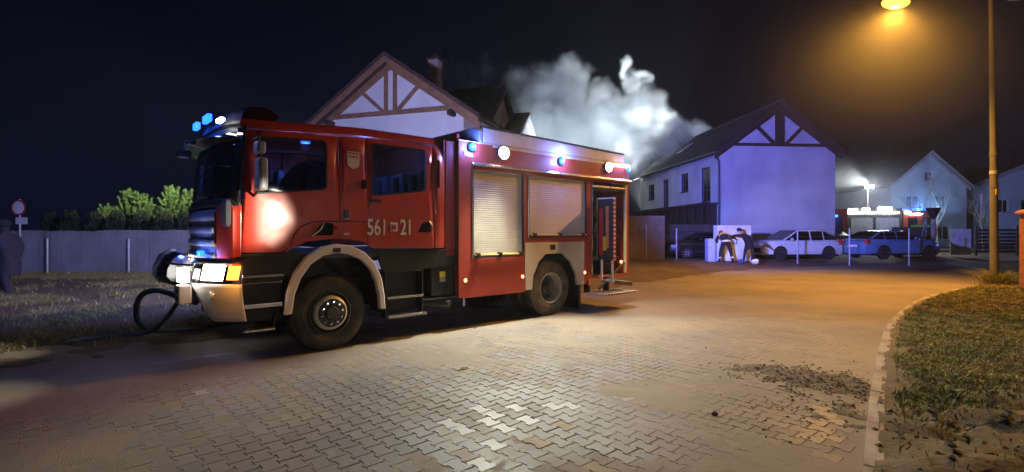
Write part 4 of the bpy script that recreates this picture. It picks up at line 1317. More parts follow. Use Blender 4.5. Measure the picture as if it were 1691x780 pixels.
MB().cyl((3.63, 4.13, 10.72), (3.63, 4.13, 10.95), .12, .10, n=12).build('chimney_pot', M['roof_tile'], ch, 40)
# its neighbour, turned side-on
H4 = gable_house('dark_roof_house', (-1.74, 28.09, 0), R(71.5), 7.2, 8.5, 10.5, .95,
                 'house with tall dark roof and pale dormer between the chimney and the smoke', M['plaster_rough'], M['roof_dark'], .25, .4, barge=M['timber_dark'])
g = MB(); g.plate([(.5, 7.0), (2.0, 7.0), (2.0, 8.3), (1.25, 8.9), (.5, 8.3)], [[(.85, 7.3), (1.65, 7.3), (1.65, 8.2), (.85, 8.2)]], lambda a, b, d: (.55 + d, a, b), .12)
dm = g.build('dormer', M['plaster_rough'], H4)
MB().plate([(.4, 8.22), (1.25, 8.92), (2.1, 8.22), (2.1, 8.34), (1.25, 9.06), (.4, 8.34)], [], lambda a, b, d: (.40 + d, a, b), 1.9).build('dormer_roof', M['roof_dark'], dm)
for y0 in (.5, 1.94): MB().box(.671, 2.3, y0, y0+.06, 7.0, 8.26).build('dormer_cheek', M['plaster_rough'], dm)
MB().box(.60, .63, .85, 1.65, 7.3, 8.2).build('dormer_pane', M['window_pane'], dm)
MB().cyl((-.06, .1, 0), (-.06, .1, 7.0), .05, n=8).build('downpipe', M['post_metal'], H4, 40)
H5 = gable_house('low_annex', (.27, 31.1, 0), R(71.5), 4.0, 2.4, 9.15, .75,
                 'lower dark-roofed annex with short gable at the smoke end of the dormer house', M['plaster_rough'], M['roof_dark'], .2, .3, barge=M['window_frame_white'])

# burning house: long facade and half-timbered gable lit blue
LW = [(1.15, 2.5, 3.42, 5.49), (4.25, 5.55, 4.25, 5.49), (7.65, 8.75, 3.32, 5.42), (10.5, 11.9, 4.14, 5.34)]
H2 = gable_house('burning_house', (11.7, 29.0, 0), R(4.36), 6.85, 13.7, 9.0, .74,
                 'long white house with smoke pouring from its roof and a bluish half-timbered gable', M['plaster_rough'], M['roof_dark'], .45, .4, 3.5, left_holes=LW, barge=M['timber_dark'])
strut(H2, (.05, 6.58), (6.8, 6.58), .16, M['timber_dark'], 'tie_beam', -.065, .12)
strut(H2, (3.5, 6.66), (3.5, 8.7), .52, M['timber_dark'], 'king_post')
strut(H2, (2.15, 7.6), (3.15, 6.66), .17, M['timber_dark'], 'brace'); strut(H2, (4.85, 7.6), (3.9, 6.66), .17, M['timber_dark'], 'brace')
for (a0, a1, z0, z1) in LW:
    tall = z1 - z0 > 1.6
    window(H2, 'left', a0, a1, z0, z1, rails=(.35,) if tall else (), name='french_window' if tall else 'window')
MB().tube([(-.42, -.3, 6.1), (-.2, -.08, 5.85), (-.07, -.08, 5.6), (-.07, -.08, .3)], .055, 8).build('downpipe', M['gutter'], H2, 40)
# dark boarded ground floor under the balconies
bd = MB().box(-.34, -.02, .3, 13.0, .1, 3.18).build('ground_floor_cladding', M['timber_dark'], H2)
for k in range(64):
    MB().box(-.375, -.342, .32 + k*.198, .32 + k*.198 + .18, .1, 3.17 + .012*(k % 3)).build('cladding_board', M['timber_dark'], bd)
MB().box(-.95, -.0, .1, 13.2, 3.19, 3.30).build('balcony_slab', M['timber_dark'], H2)
for k in range(12): MB().box(-.93, -.87, .3 + k*1.16, .36 + k*1.16, 2.2, 3.188).build('balcony_bracket', M['timber_dark'], H2)
sk = MB().box(1.55, 2.35, 8.6, 9.5, 7.55, 7.62)
o = MB().plate([(8.2, 0.), (9.1, 0.), (9.1, 1.1), (8.2, 1.1)], [], lambda a, b, d: (1.2 + b*.79, a, 9.0 - .74*(3.5 - (1.2 + b*.79)) + .13 + d), .05).build('skylight', M['lens_clear'], H2)
sp = MB().tube([(6.85, -.05, 6.1), (7.1, -.3, 6.0)], .02, 6).build('lamp_bracket', M['gutter'], H2, 40)

# far houses
W3 = [(1.45, 2.65, 3.95, 5.05), (4.1, 5.2, 3.95, 5.05), (3.2, 4.0, 6.4, 7.3), (1.4, 2.7, .9, 2.2), (4.3, 5.6, .9, 2.2)]
H3 = gable_house('pale_blue_house', (35.4, 48, 0), R(2), 7.2, 9, 9.25, .83, 'pale bluish house with steep bare gable behind the bare tree', M['plaster_far'], M['roof_dark'], .35, .45, front_holes=W3, barge=M['chimney_render'])
for q in W3: window(H3, 'front', *q, frame='window_frame_white', sill=True)
W6 = [(.7, 1.0, 2.2, 5.6), (2.4, 3.4, 3.6, 4.9), (4.6, 5.6, 3.6, 4.9)]
H6 = gable_house('low_pale_house', (46.6, 52, 0), R(-3), 9, 8, 8.4, .42, 'low pale house with one narrow lit window at the edge of the street', M['plaster_far'], M['roof_dark'], .3, .4, front_holes=W6, barge=M['chimney_render'])
for q in W6: window(H6, 'front', *q, frame='window_frame_white', mull=(.5,) if q[1] - q[0] > .6 else (), pane='window_lit' if q[0] < 1 else 'window_pane')

# ================================================================== fences, sign, poles
def reed_fence(name, label, p0, p1, h0, h1, m, post_at, post_h, z0=0.0, panel=2.0, wob=.03, postm='post_metal', front=-.06, group=None):
    p0 = Vector(p0); p1 = Vector(p1); d = p1 - p0; Ln = d.length
    f = empty(name, (p0.x, p0.y, z0), math.atan2(d.y, d.x), label, 'fence', group)
    n = max(1, round(Ln / panel))
    for k in range(n):
        x0, x1 = Ln*k/n, Ln*(k+1)/n
        cols = int((x1-x0) / .032)
        V = []; F = []
        sd = rnd.random()*50
        for i in range(cols):
            a = x0 + (x1-x0)*i/cols; b = x0 + (x1-x0)*(i+.92)/cols
            top = h0 + (h1-h0)*(a/Ln) + wob*fbm(a*.7, sd*0, 3) + rnd.gauss(0, .006)
            yy = .012*fbm(a*2, 1) + rnd.gauss(0, .004)
            q = len(V); mid = (a+b)/2
            for z in (0.02, top*.5, top):
                yz = yy + .02*fbm(a*.8, z*1.2, 5)
                V += [(a, yz, z), (mid, yz - .012, z), (b, yz, z), (mid, yz + .012, z)]
            for l in range(2):
                for s_ in range(4):
                    F.append((q+l*4+s_, q+l*4+(s_+1) % 4, q+l*4+4+(s_+1) % 4, q+l*4+4+s_))
            F.append((q+8, q+9, q+10, q+11))
        me = bpy.data.meshes.new('reed_panel'); me.from_pydata(V, [], F); me.materials.append(m); me.update()
        link(bpy.data.objects.new('reed_panel', me), f)
        wm = MB()
        for z in (.35, .8, 1.25):
            if z < h0: wm.cyl((x0, -.035, z), (x1, -.035, z), .003, n=4)
        wm.build('tie_wire', M['wire'], f)
    for x in post_at:
        MB().cyl((x, front, -.2), (x, front, post_h), .032, n=12).build('fence_post', M[postm], f, 40)
    MB().box(0, Ln, .04, .06, .06, h0*.93).build('backing_mat', m, f)
    return f
reed_fence('reed_fence', 'long grey reed screen fence on metal posts left of the fire engine', (-21, 17.25), (-2.2, 17.55), 1.66, 1.74, M['reed'], [2.7, 5.4, 8.1, 10.8, 13.5, 16.2], 1.42)
reed_fence('tan_fence', 'tan reed screen fence lit orange beside the rear of the engine', (5.2, 25.6), (7.75, 26.1), 2.3, 2.38, M['reed_tan'], [1.55], 1.9, .10)
reed_fence('dark_fence', 'dark brown reed screen fence behind the parked dark car', (7.8, 27.9), (11.5, 28.5), 1.85, 1.85, M['reed_dark'], [], 1.8, .2)

def wire_fence(name, label, p0, p1, hgt, posts, z0, wires=5):
    p0 = Vector(p0); p1 = Vector(p1); d = p1 - p0; Ln = d.length
    f = empty(name, (p0.x, p0.y, z0), math.atan2(d.y, d.x), label, 'fence')
    for x in posts: MB().cyl((x, 0, -.3), (x, 0, hgt), .035, n=10).build('fence_post', M['post_metal'], f, 40)
    for k in range(wires):
        z = .1 + (hgt - .15)*k/(wires-1)
        MB().cyl((0, -.04, z), (Ln, -.04, z), .004, n=4).build('wire_strand', M['wire'], f)
    return f
wire_fence('wire_fence', 'thin wire fence with pale metal posts in front of the parked cars', (7.4, 25.3), (20.0, 25.0), 1.62, [.68, 3.6, 6.55, 9.05, 11.9], .2)

# road sign
sg = empty('road_sign', (-16.2, 16.9, 0), R(-6), 'round white no-entry-for-vehicles sign with red rim and small plate by the reed fence', 'road sign')
MB().cyl((0, .04, -.1), (0, .04, 2.72), .03, n=12).build('sign_post', M['post_metal'], sg, 40)
MB().lathe([(.001, 0), (.262, 0), (.262, .012), (.001, .012)], 40, Matrix.Translation((0, -.012, 2.44))).build('sign_disc', M['sign_red'], sg, 30)
MB().lathe([(.001, -.004), (.205, -.004), (.205, .0), (.001, .0)], 40, Matrix.Translation((0, -.013, 2.44))).build('sign_field', M['sign_white'], sg, 30)
MB().plate(rrect(-.10, .32, 1.90, 2.12, .02), [], lambda a, b, d: (a, -.012 + d, b), .012).build('sign_plate', M['sign_white'], sg)

# lamp post with its glowing sodium head
LP = empty('street_lamp', (14.25, 15.2, 0), 0, 'tall concrete street lamp with glowing orange head over the lane', 'street lamp')
pts = []; 
MB().tube([(0, 0, -.3), (.0, 0, 0), (-.03, 0, 4), (-.10, 0, 8.9)], [.118, .11, .088, .06], 18).build('pole', M['concrete'], LP, 40)
MB().tube(smooth_path([(-.10, 0, 8.7), (-.25, 0, 9.1), (-1.0, 0, 9.25), (-2.5, 0, 8.72)], 6), .035, 10).build('arm', M['post_metal'], LP, 40)
g = MB(); g.lathe([(.001, -.34), (.08, -.32), (.15, -.15), (.16, .1), (.11, .36), (.05, .42), (.001, .43)], 20, Matrix.Translation((-2.9, 0, 8.66)) @ Matrix.Rotation(R(-97), 4, 'Z') @ Matrix.Rotation(R(0), 4, 'X'))
hd = g.build('lamp_head', M['grille_grey'], LP, 40)
MB().sphere((-2.92, 0, 8.42), (.40, .22, .17), 20, 10).build('lamp_glass', M['lamp_sodium'], hd, 50)
MB().tube([(-.09, 0, 8.6), (.35, 0, 8.75)], .03, 8).build('short_arm', M['post_metal'], LP, 40)
MB().sphere((.62, 0, 8.57), (.30, .12, .09), 16, 8).build('unlit_lamp', M['grille_grey'], LP, 50)
for z, m_ in ((3.35, 'cabinet_white'), (2.95, 'hub_dark'), (3.9, 'hub_dark')):
    MB().cyl((-.02, 0, z), (-.02, 0, z+.10), .104, n=18).build('pole_band', M['post_metal'] if m_ == 'cabinet_white' else M['concrete'], LP, 40)
MB().box(-.07, .04, -.125, -.10, 2.75, 2.9).build('pole_number', M['sticker_yellow'], LP)
# weeds at its foot
P = []
for _ in range(900):
    q = rnd.uniform(0, 6.28); rr = abs(rnd.gauss(.12, .22)); P.append((14.25 + rr*math.cos(q), 15.1 + rr*math.sin(q)*.8, .08))
blades('weeds', P, M['grass_dry'], .12, .55)

# brick gate pier, brick by brick
PR = empty('brick_pier', (13.75, 13.75, 0), R(-20), 'red brick gate pier with a sloping cap right of the street lamp', 'gate pier')
MB().box(.012, .348, .012, .348, -.1, 2.14).build('mortar_core', M['mortar'], PR)
bk = MB().box(-.086, .086, -.055, .055, -.031, .031).mesh('brick', M['brick_red'])
for c in range(28):
    z = .04 + c*.075
    for k in range(4):
        q = k * math.pi/2; ct, st_ = math.cos(q), math.sin(q)
        for j in (-1, 1):
            lx, ly = j*.09 + (.045 if c % 2 else -.0)*0, -.118
            if c % 2: lx += .0
            o = bpy.data.objects.new('brick', bk); COL.objects.link(o); o.parent = PR
            o.location = (.18 + lx*ct - ly*st_, .18 + lx*st_ + ly*ct, z); o.rotation_euler = (0, rnd.gauss(0, .01), q + rnd.gauss(0, .006))
            o.scale = (.97 + .02*rnd.random(), 1.0 + rnd.gauss(0, .03), 1)
g = MB(); g.add([(-.06,-.06,2.15),(.42,-.06,2.15),(.42,.42,2.15),(-.06,.42,2.15),(-.06,-.06,2.20),(.42,-.06,2.20),(.42,.42,2.20),(-.06,.42,2.20),(.18,.18,2.31)],
      [(3,2,1,0),(0,1,5,4),(1,2,6,5),(2,3,7,6),(3,0,4,7),(4,5,8),(5,6,8),(6,7,8),(7,4,8)])
g.build('pier_cap', M['brick_red'], PR)

# slatted fence, white board, green panel, garden lantern across the street
SF = empty('slat_fence', (27.1, 30.0, .35), R(2), 'dark horizontal slat fence with open gaps behind the street lamp pole', 'fence')
sl = MB().box(0, 2.35, -.012, .012, -.072, .072).mesh('slat', M['slat_wood'])
for k in range(7):
    o = bpy.data.objects.new('slat', sl); COL.objects.link(o); o.parent = SF; o.location = (0, 0, .16 + k*.205)
sl2 = MB().box(0, 2.9, -.012, .012, -.072, .072).mesh('slat', M['slat_wood'])
for k in range(7):
    o = bpy.data.objects.new('slat', sl2); COL.objects.link(o); o.parent = SF; o.location = (2.5, 0, .16 + k*.205)
for x in (-.05, 2.4, 5.4): MB().box(x, x+.1, .014, .10, -.1, 1.62).build('fence_post', M['slat_wood'], SF)
GW = MB().plate([(25.75, .3), (26.95, .3), (26.95, 1.82), (25.75, 1.82)], [], lambda a, b, d: (a, 30.2 + d, b), .08).build('white_board', M['board_white'], None, bevel=.01)
tag(GW, 'stained white board standing between the green panel and the slat fence', 'board')
GP = MB().plate([(23.75, .4), (25.1, .4), (25.1, 2.05), (23.75, 2.05)], [], lambda a, b, d: (a, 30.6 + d, b), .05).build('green_panel', M['fluoro_green'], None, bevel=.01)
tag(GP, 'fluorescent green panel showing behind a dark board near the blue car', 'panel')
DP = MB().plate([(22.3, .4), (24.55, .4), (24.55, 1.92), (22.3, 1.92)], [], lambda a, b, d: (a, 30.2 + d, b), .05)
o = DP.build('dark_board', M['slat_wood'], None, bevel=.01)
tag(o, 'dark board fence panel rising behind the bonnet of the blue car', 'board')
GL = empty('garden_lantern', (23.4, 28.6, 0), 0, 'dark funnel shaped garden lantern on a pale post beside the green panel', 'lantern')
MB().cyl((0, 0, 0), (0, 0, 2.35), .09, .10, n=12).build('lantern_post', M['bark_pale'], GL, 40)
MB().lathe([(.001, 0), (.10, 0), (.34, .55), (.36, .62), (.001, .62)], 20, Matrix.Translation((0, 0, 2.36)) @ Matrix.Rotation(R(90), 4, 'X')).build('lantern_shade', M['black_plastic'], GL, 40)
stk = MB().cyl((0, 0, 0), (.52, .06, .30), .03, n=7).build('wood_stake', M['wood_stake'], None, 40)
stk.location = (-14.95, 16.7, .03); tag(stk, 'pale wooden stake leaning in the grass at the reed fence foot', 'stake')

# ================================================================== plants
def thuja(x, y, hgt, wd, label):
    t = empty('thuja', (x, y, 0), rnd.uniform(0, 6), label, 'shrub', 'clipped evergreens behind the reed fence')
    MB().cyl((0, 0, 0), (0, 0, hgt*.85), .05, .02, n=8).build('trunk', M['bark'], t, 40)
    V = []; F = []
    for _ in range(3400):
        z = rnd.random()**.8; zz = .12 + z*(hgt-.12)
        rad = wd/2 * (1 - max(0, (z-.55)/.45)**2.4*.8) * (.9 + .25*fbm(z*4, x))
        q = rnd.uniform(0, 6.283); rr = rad * math.sqrt(rnd.uniform(.35, 1.08))
        c = Vector((rr*math.cos(q), rr*math.sin(q), zz))
        out = Vector((math.cos(q), math.sin(q), 1.2)).normalized()
        a = out.orthogonal().normalized(); a.rotate(Matrix.Rotation(rnd.uniform(0, 6), 3, out))
        s = rnd.uniform(.035, .075); b = len(V)
        V += [c - a*s*.5, c + a*s*.5, c + out*s*2 + a*s*.2, c + out*s*1.6 - a*s*.4]
        F.append((b, b+1, b+2, b+3))
    me = bpy.data.meshes.new('crown'); me.from_pydata([tuple(v) for v in V], [], F); me.materials.append(M['thuja']); me.update()
    link(bpy.data.objects.new('crown', me), t)
TH = [(-16.75, 18.7, 2.3, .62, 'dark clipped evergreen nearest the round road sign'), (-15.95, 18.6, 2.36, .72, 'dark clipped evergreen second from the round road sign'),
      (-15.1, 18.65, 2.28, .66, 'dark clipped evergreen third from the round road sign'), (-14.28, 18.6, 2.34, .74, 'dark clipped evergreen just left of the leftmost young pine'),
      (-13.42, 18.7, 2.36, .86, 'widest dark evergreen below the tallest young pine'), (-12.55, 18.6, 2.33, .80, 'dark clipped evergreen under the bushy middle pine'),
      (-11.75, 18.65, 2.3, .78, 'dark clipped evergreen second from the fire engine windscreen'), (-10.95, 18.7, 2.34, .72, 'dark clipped evergreen closest to the fire engine windscreen')]
for a in TH: thuja(*a)

def pine(x, y, hgt, label, arms):
    t = empty('young_pine', (x, y, 0), 0, label, 'pine tree', 'young pines behind the clipped evergreens')
    g = MB().tube([(0, 0, 0), (.02, 0, hgt*.5), (0, 0, hgt*.96)], [.05, .035, .012], 8)
    segs = [((0, 0, hgt*.45), (0, 0, hgt))]
    for (z, q, ln, up) in arms:
        a = Vector((0, 0, z)); m_ = a + Vector((math.cos(q)*ln*.7, math.sin(q)*ln*.5, ln*.18)); e = m_ + Vector((math.cos(q)*ln*.30, math.sin(q)*ln*.2, up))
        g.tube([a, m_, e], [.018, .012, .006], 6); segs += [(a, m_), (m_, e)]
        for k_ in (.35, .75):
            q0 = a + (m_-a)*k_; sd_ = Vector((rnd.gauss(0, .10), rnd.gauss(0, .10), rnd.uniform(.10, .20)))
            segs.append((q0, q0 + sd_))
    g.build('trunk', M['bark'], t, 40)
    V = []; F = []
    for a, b in segs:
        a, b = Vector(a), Vector(b); d = (b-a); n = int(d.length*1100)
        dn = d.normalized(); o = dn.orthogonal().normalized()
        for _ in range(n):
            k = rnd.random(); p = a + d*k
            s = o.copy(); s.rotate(Matrix.Rotation(rnd.uniform(0, 6.283), 3, dn))
            ln = rnd.uniform(.06, .15) * (1.15 - .5*k)
            tip = p + (s*.8 + dn*rnd.uniform(.2, 1.3)).normalized()*ln
            w_ = s.cross(dn)*.006; q = len(V)
            V += [p - w_, p + w_, tip]; F.append((q, q+1, q+2))
    me = bpy.data.meshes.new('needles'); me.from_pydata([tuple(v) for v in V], [], F); me.materials.append(M['pine_needle']); me.update()
    link(bpy.data.objects.new('needles', me), t)
def whorls(hgt, lo=1.75, n=6):
    out = []
    for i in range(n):
        z = lo + (hgt - .34 - lo) * i / (n - 1)
        for k in range(6):
            out.append((z + rnd.uniform(-.06, .06), 6.283*k/6 + i*.6 + rnd.uniform(-.3, .3), (hgt - z)*.30 + .15 + rnd.uniform(-.05, .10), rnd.uniform(.12, .30)))
    return out
pine(-15.7, 20.0, 2.74, 'low bushy young pine, leftmost of the row behind the evergreens', whorls(2.74, 1.6))
pine(-15.0, 20.2, 3.34, 'tall young pine with a clear cross of candles in the left half of the row', whorls(3.34, 1.7))
pine(-14.3, 20.0, 3.12, 'bushy young pine right of the one with a clear cross of candles', whorls(3.12, 1.7, 7))
pine(-13.75, 20.4, 2.9, 'shorter young pine squeezed between the bushy one and the tallest one', whorls(2.9, 1.7))
pine(-13.2, 20.0, 3.44, 'tallest young pine with an upright leading candle', whorls(3.44, 1.8))
pine(-12.5, 20.1, 3.3, 'young pine closest to the fire engine windscreen', whorls(3.3, 1.8))

def bare_tree(name, x, y, z0, hgt, r0, label, seed, m, spread=.55, gens=5):
    rr = random.Random(seed)
    t = empty(name, (x, y, z0), 0, label, 'tree')
    tr = MB(); br = MB()
    def grow(p, d, ln, r, g):
        path = [p]; rad = [r]; n = 4
        for i in range(n):
            d = (d + Vector((rr.gauss(0, .13), rr.gauss(0, .13), rr.gauss(.04, .08)))).normalized()
            path.append(path[-1] + d*ln/n); rad.append(r*(1 - .5*(i+1)/n))
        (tr if g == 0 else br).tube(path, rad, 7 if g < 2 else 4)
        if g >= gens: return
        for k in range(rr.choice((2, 3, 3)) + (2 if g == 0 else 0)):
            i = rr.randint(2, n); a = Vector((rr.gauss(0, spread), rr.gauss(0, spread), rr.uniform(-.05, .35)))
            grow(path[i], (d + a).normalized(), ln*rr.uniform(.5, .78), rad[i]*.72, g+1)
    grow(Vector((0, 0, 0)), Vector((0, 0, 1)), hgt*.42, r0, 0)
    tr.build('trunk', m, t, 50, fix=False); br.build('crown', m, t, 50, fix=False)
bare_tree('bare_tree', 33.0, 40, .2, 8.0, .17, 'bare leafless tree in front of the pale bluish gable', 4, M['bark'], .6)
bare_tree('bare_tree', 31.2, 34, .2, 5.2, .08, 'thin bare bushy tree between the white board and the slat fence', 9, M['bark_pale'], .7)
bare_tree('bare_tree', 23.6, 29.4, .2, 4.4, .08, 'pale slim bare trunk beside the funnel shaped garden lantern', 15, M['bark_pale'], .4, 3)
def leafy(x, y, z0, rx, rz_, label, n=5200):
    t = empty('dark_tree', (x, y, 0), 0, label, 'tree', 'dark trees beyond the far houses')
    MB().tube([(0, 0, 0), (.1, 0, z0), (.0, .1, z0 + rz_)], [.28, .2, .06], 10).build('trunk', M['bark'], t, 40)
    V = []; F = []
    cl = [(Vector((rnd.gauss(0, .5)*rx, rnd.gauss(0, .5)*rx, z0 + rz_*(.6 + rnd.gauss(0, .42)))), rnd.uniform(.25, .5)*rx) for _ in range(26)]
    for _ in range(n):
        c, r_ = rnd.choice(cl)
        p = c + Vector((rnd.gauss(0, .5), rnd.gauss(0, .5), rnd.gauss(0, .4)))*r_
        a = Vector((rnd.gauss(0, 1), rnd.gauss(0, 1), rnd.gauss(0, 1))).normalized(); b = a.orthogonal()
        s = rnd.uniform(.08, .2); q = len(V)
        V += [p - b*s*.5, p + b*s*.5, p + a*s*1.3]; F.append((q, q+1, q+2))
    me = bpy.data.meshes.new('crown'); me.from_pydata([tuple(v) for v in V], [], F); me.materials.append(M['thuja']); me.update()
    link(bpy.data.objects.new('crown', me), t)
leafy(50, 64, 3, 4.2, 8, 'dark leafy tree rising between the two far pale houses')
leafy(60, 62, 3, 4.0, 7.5, 'dark leafy tree beyond the low pale house, at the street edge')
leafy(29, 62, 2, 3.5, 6, 'dark leafy tree beyond the bright flood-lit engine')

# ================================================================== vehicles
def car(name, loc, rz, label, paint, L=4.55, W=1.78, Hh=1.47, hood=.95, x1=1.15, x2=2.0, x3=3.75, x4=4.4, belt=.96, wb=(.86, 3.52), rear_up=1.0, rw=.315, mats=None):
    """front at x=0 looking along -x; near side at y=0 .. W"""
    c = empty(name, loc, rz, label, 'car')
    hw = W/2
    st = [0, .08, .3, .7, x1, 1.9, 2.8, x4 - .5, x4, L - .06, L]
    def top(x):
        if x < x1: return .62 + (hood - .62) * smooth01(x, -.05, .55) + (belt - hood) * smooth01(x, .5, x1)
        if x > x4 - .3: return belt + (rear_up - belt) * 1.0 - .16 * smooth01(x, L - .25, L)
        return belt
    def half(x):
        return hw * (1 - .22*(1 - smooth01(x, 0, .45)) - .14*smooth01(x, L - .4, L))
    g = MB(); rows = []
    for x in st:
        h_ = half(x); t_ = top(x); zb = .24 - .02
        prof = [(h_*.90, zb), (h_*.985, zb+.10), (h_, .50), (h_*.985, .74 if t_ > .8 else t_*.86), (h_*.95, t_ - .05), (h_*.86, t_), (h_*.4, t_ + .02)]
        rows.append([(x, hw + p[0], p[1]) for p in prof] + [(x, hw - p[0], p[1]) for p in reversed(prof)])
    n = len(rows[0]); vs = [p for r_ in rows for p in r_]
    fs = [(i*n + k, i*n + (k+1) % n, (i+1)*n + (k+1) % n, (i+1)*n + k) for i in range(len(rows)-1) for k in range(n)]
    fs += [tuple(range(n)), tuple((len(rows)-1)*n + k for k in reversed(range(n)))]
    g.add(vs, fs)
    g.build('body', paint, c, 40, .02, 2)
    ins = .17
    bb = [(x1, .10), (x4, .10), (x3, ins + .06), (x2, ins + .06)]
    def gp(x, z, side):      # a point on the leaning cabin side
        t = (z - belt) / (Hh - belt)
        y = .075 + (ins - .02)*t
        return (x, y if side == 0 else W - y, z)
    poly = [(x1, belt - .02), (x4, belt - .02), (x3, Hh - .03), ((x2+x3)/2, Hh), (x2, Hh - .02)]
    g = MB(); vs = [gp(x, z, 0) for x, z in poly] + [gp(x, z, 1) for x, z in poly]; m = len(poly)
    g.add(vs, [tuple(range(m)), tuple(reversed(range(m, 2*m)))] + [(k, m + k, m + (k+1) % m, (k+1) % m) for k in range(m)])
    g.build('cabin', paint, c, 50, .075, 4)
    zt_, zb_ = Hh - .085, belt + .01
    lean_f = (x2 - x1) / (Hh - belt); lean_r = (x4 - x3) / (Hh - belt)
    xf = lambda z: x1 + lean_f*(z - belt) + .12
    xr = lambda z: x4 - lean_r*(z - belt) - .14
    xm = x2 + (x3 - x2)*.42; xq = x3 - .12
    for side in (0, 1):
        for quad in ([(xf(zb_) , zb_), (xm - .04, zb_), (xm - .04, zt_), (xf(zt_), zt_)], [(xm + .04, zb_), (xq - .04, zb_), (xq - .04, zt_), (xm + .04, zt_)], [(xq + .03, zb_ + .02), (xr(zb_), zb_ + .02), (xr(zt_), zt_), (xq + .03, zt_)]):
            if quad[1][0] - quad[0][0] < .1: continue
            pts = rpoly(quad, .05, 3)
            sg_ = -1 if side == 0 else 1
            MB().plate(pts, [], lambda a, b, d, s=side, k=sg_: tuple(Vector(gp(a, b, s)) + Vector((0, k*(.012 - d), 0))), .02).build('side_window', M['car_glass'], c)
        for wx in wb:
            y = -.004 if side == 0 else W + .004
            dsk = MB(); dsk.cyl((wx, y + (.0 if side == 0 else -.0), .33), (wx, y + (.12 if side == 0 else -.12), .33), rw + .055, n=28)
            dsk.build('wheel_arch', M['black_plastic'], c, 40)
            w_ = empty('wheel'); w_.parent = c; w_.location = (wx, -.012 if side == 0 else W + .012, rw); w_.rotation_euler = (0, 0, 0 if side == 0 else math.pi)
            MB().lathe([(rw*.62, .19), (rw*.95, .2), (rw, .17), (rw, .03), (rw*.95, .004), (rw*.66, .0), (rw*.64, .02)], 28).build('tyre', M['rubber'], w_, 40, fix=False)
            gg = MB().lathe([(rw*.65, .01), (rw*.60, .02), (rw*.58, .06), (.001, .06)], 24)
            for k in range(7):
                q = 6.283*k/7; gg.beam((.05*math.cos(q), .02, .05*math.sin(q)), (rw*.6*math.cos(q), .012, rw*.6*math.sin(q)), .03, .035, up=(0, 1, 0))
            gg.build('rim', M['rim_silver'] if name == 'dark_car' else M['hub_dark'], w_, 40, fix=False)
        y0 = -.16 if side == 0 else W + .02
        MB().cbox((x1 + .42, y0 + .07, belt + .07), (.10, .18, .13)).build('door_mirror', paint, c, bevel=.03)
        for hx in (x2 + .55, x3 - .35):
            MB().box(hx, hx + .16, -.002 if side == 0 else W - .014, .014 if side == 0 else W + .002, .82, .85).build('door_handle', paint, c)
        MB().cbox((.24, .16 if side == 0 else W - .16, .68), (.30, .22, .15), Matrix.Rotation(R(-32 if side == 0 else 32), 3, 'Z')).build('headlight', M['lens_clear'], c, bevel=.03)
        MB().cbox((L - .10, .12 if side == 0 else W - .12, .86), (.20, .20, .22)).build('tail_light', M['tail_red'], c, bevel=.03)
    for (xa, za, xb, zb2, nm) in ((x1 + .04, belt + .03, x2 - .06, Hh - .06, 'windscreen'), (x4 - .03, belt + .05, x3 + .05, Hh - .08, 'rear_window')):
        k = .02 if nm == 'rear_window' else -.02
        g = MB(); y1, y2 = .16, .26
        g.add([(xa + k, y1, za + .012), (xa + k, W - y1, za + .012), (xb + k, W - y2, zb2 + .012), (xb + k, y2, zb2 + .012)], [(0, 1, 2, 3)])
        o = g.build(nm, M['car_glass'], c, fix=False); o.modifiers.new('t', 'SOLIDIFY').thickness = .012
    MB().box(-.012, .05, .35, W-.35, .36, .58).build('grille', M['black_plastic'], c, bevel=.02)
    MB().box(L - .03, L + .006, .6, W - .6, .58, .70).build('number_plate', M['sign_white'], c)
    MB().box(.35, L - .3, .02, W - .02, .16, .26).build('underbody', M['black_plastic'], c)
    return c
car('white_car', (12.75, 25.95, .24), R(7), 'white estate car parked nose left below the bluish gable', M['car_white'], L=4.38, Hh=1.52, x1=1.0, x2=1.95, x3=3.42, x4=4.25, rear_up=.99)
car('blue_car', (21.7, 28.0, .30), R(190), 'blue estate car parked with its tail towards the white car', M['car_blue'], L=4.5, Hh=1.42, x1=1.3, x2=2.1, x3=3.5, x4=4.3)
car('dark_car', (8.25, 26.75, .22), R(4), 'dark car with pale alloy wheels parked against the brown reed fence', M['car_dark'], L=4.2, Hh=1.42)

# second engine, flood-lit, across the green
E2 = empty('distant_fire_engine', (23.6, 36.2, .25), R(-2), 'distant fire engine with dazzling white scene lamps and raised light mast', 'fire engine')
MB().plate([(0, .5), (3.75, .5), (3.75, 3.05), (0, 3.05)], [[(.25, .75), (1.75, .75), (1.75, 2.4), (.25, 2.4)], [(1.95, .75), (3.55, .75), (3.55, 2.4), (1.95, 2.4)]], near, .05).build('body_panel', M['hub_dark'], E2)
for x0, x1 in ((.25, 1.75), (1.95, 3.55)):
    g = MB(); k = 0
    vs = []; z = .76
    while z < 2.39: vs += [(x0, .03, z), (x1, .03, z), (x0, .015, z+.03), (x1, .015, z+.03)]; z += .06
    g.add(vs, [(2*i, 2*i+1, 2*i+3, 2*i+2) for i in range(len(vs)//2 - 1)]); g.build('roller_shutter', M['grille_grey'], E2, fix=False)
MB().box(.06, 3.7, .06, 2.4, .5, 3.04).build('body_core', M['red_panel'], E2)
cabp = rpoly([(3.85, .6), (6.0, .6), (6.15, 1.4), (5.95, 2.75), (3.85, 2.8)], .12, 3)
MB().plate(cabp, [rpoly([(4.15, 1.55), (4.85, 1.55), (4.85, 2.4), (4.15, 2.4)], .05), rpoly([(5.1, 1.5), (5.9, 1.5), (5.75, 2.4), (5.1, 2.4)], .05)], near, .06).build('cab_side', M['red_panel'], E2, bevel=.01)
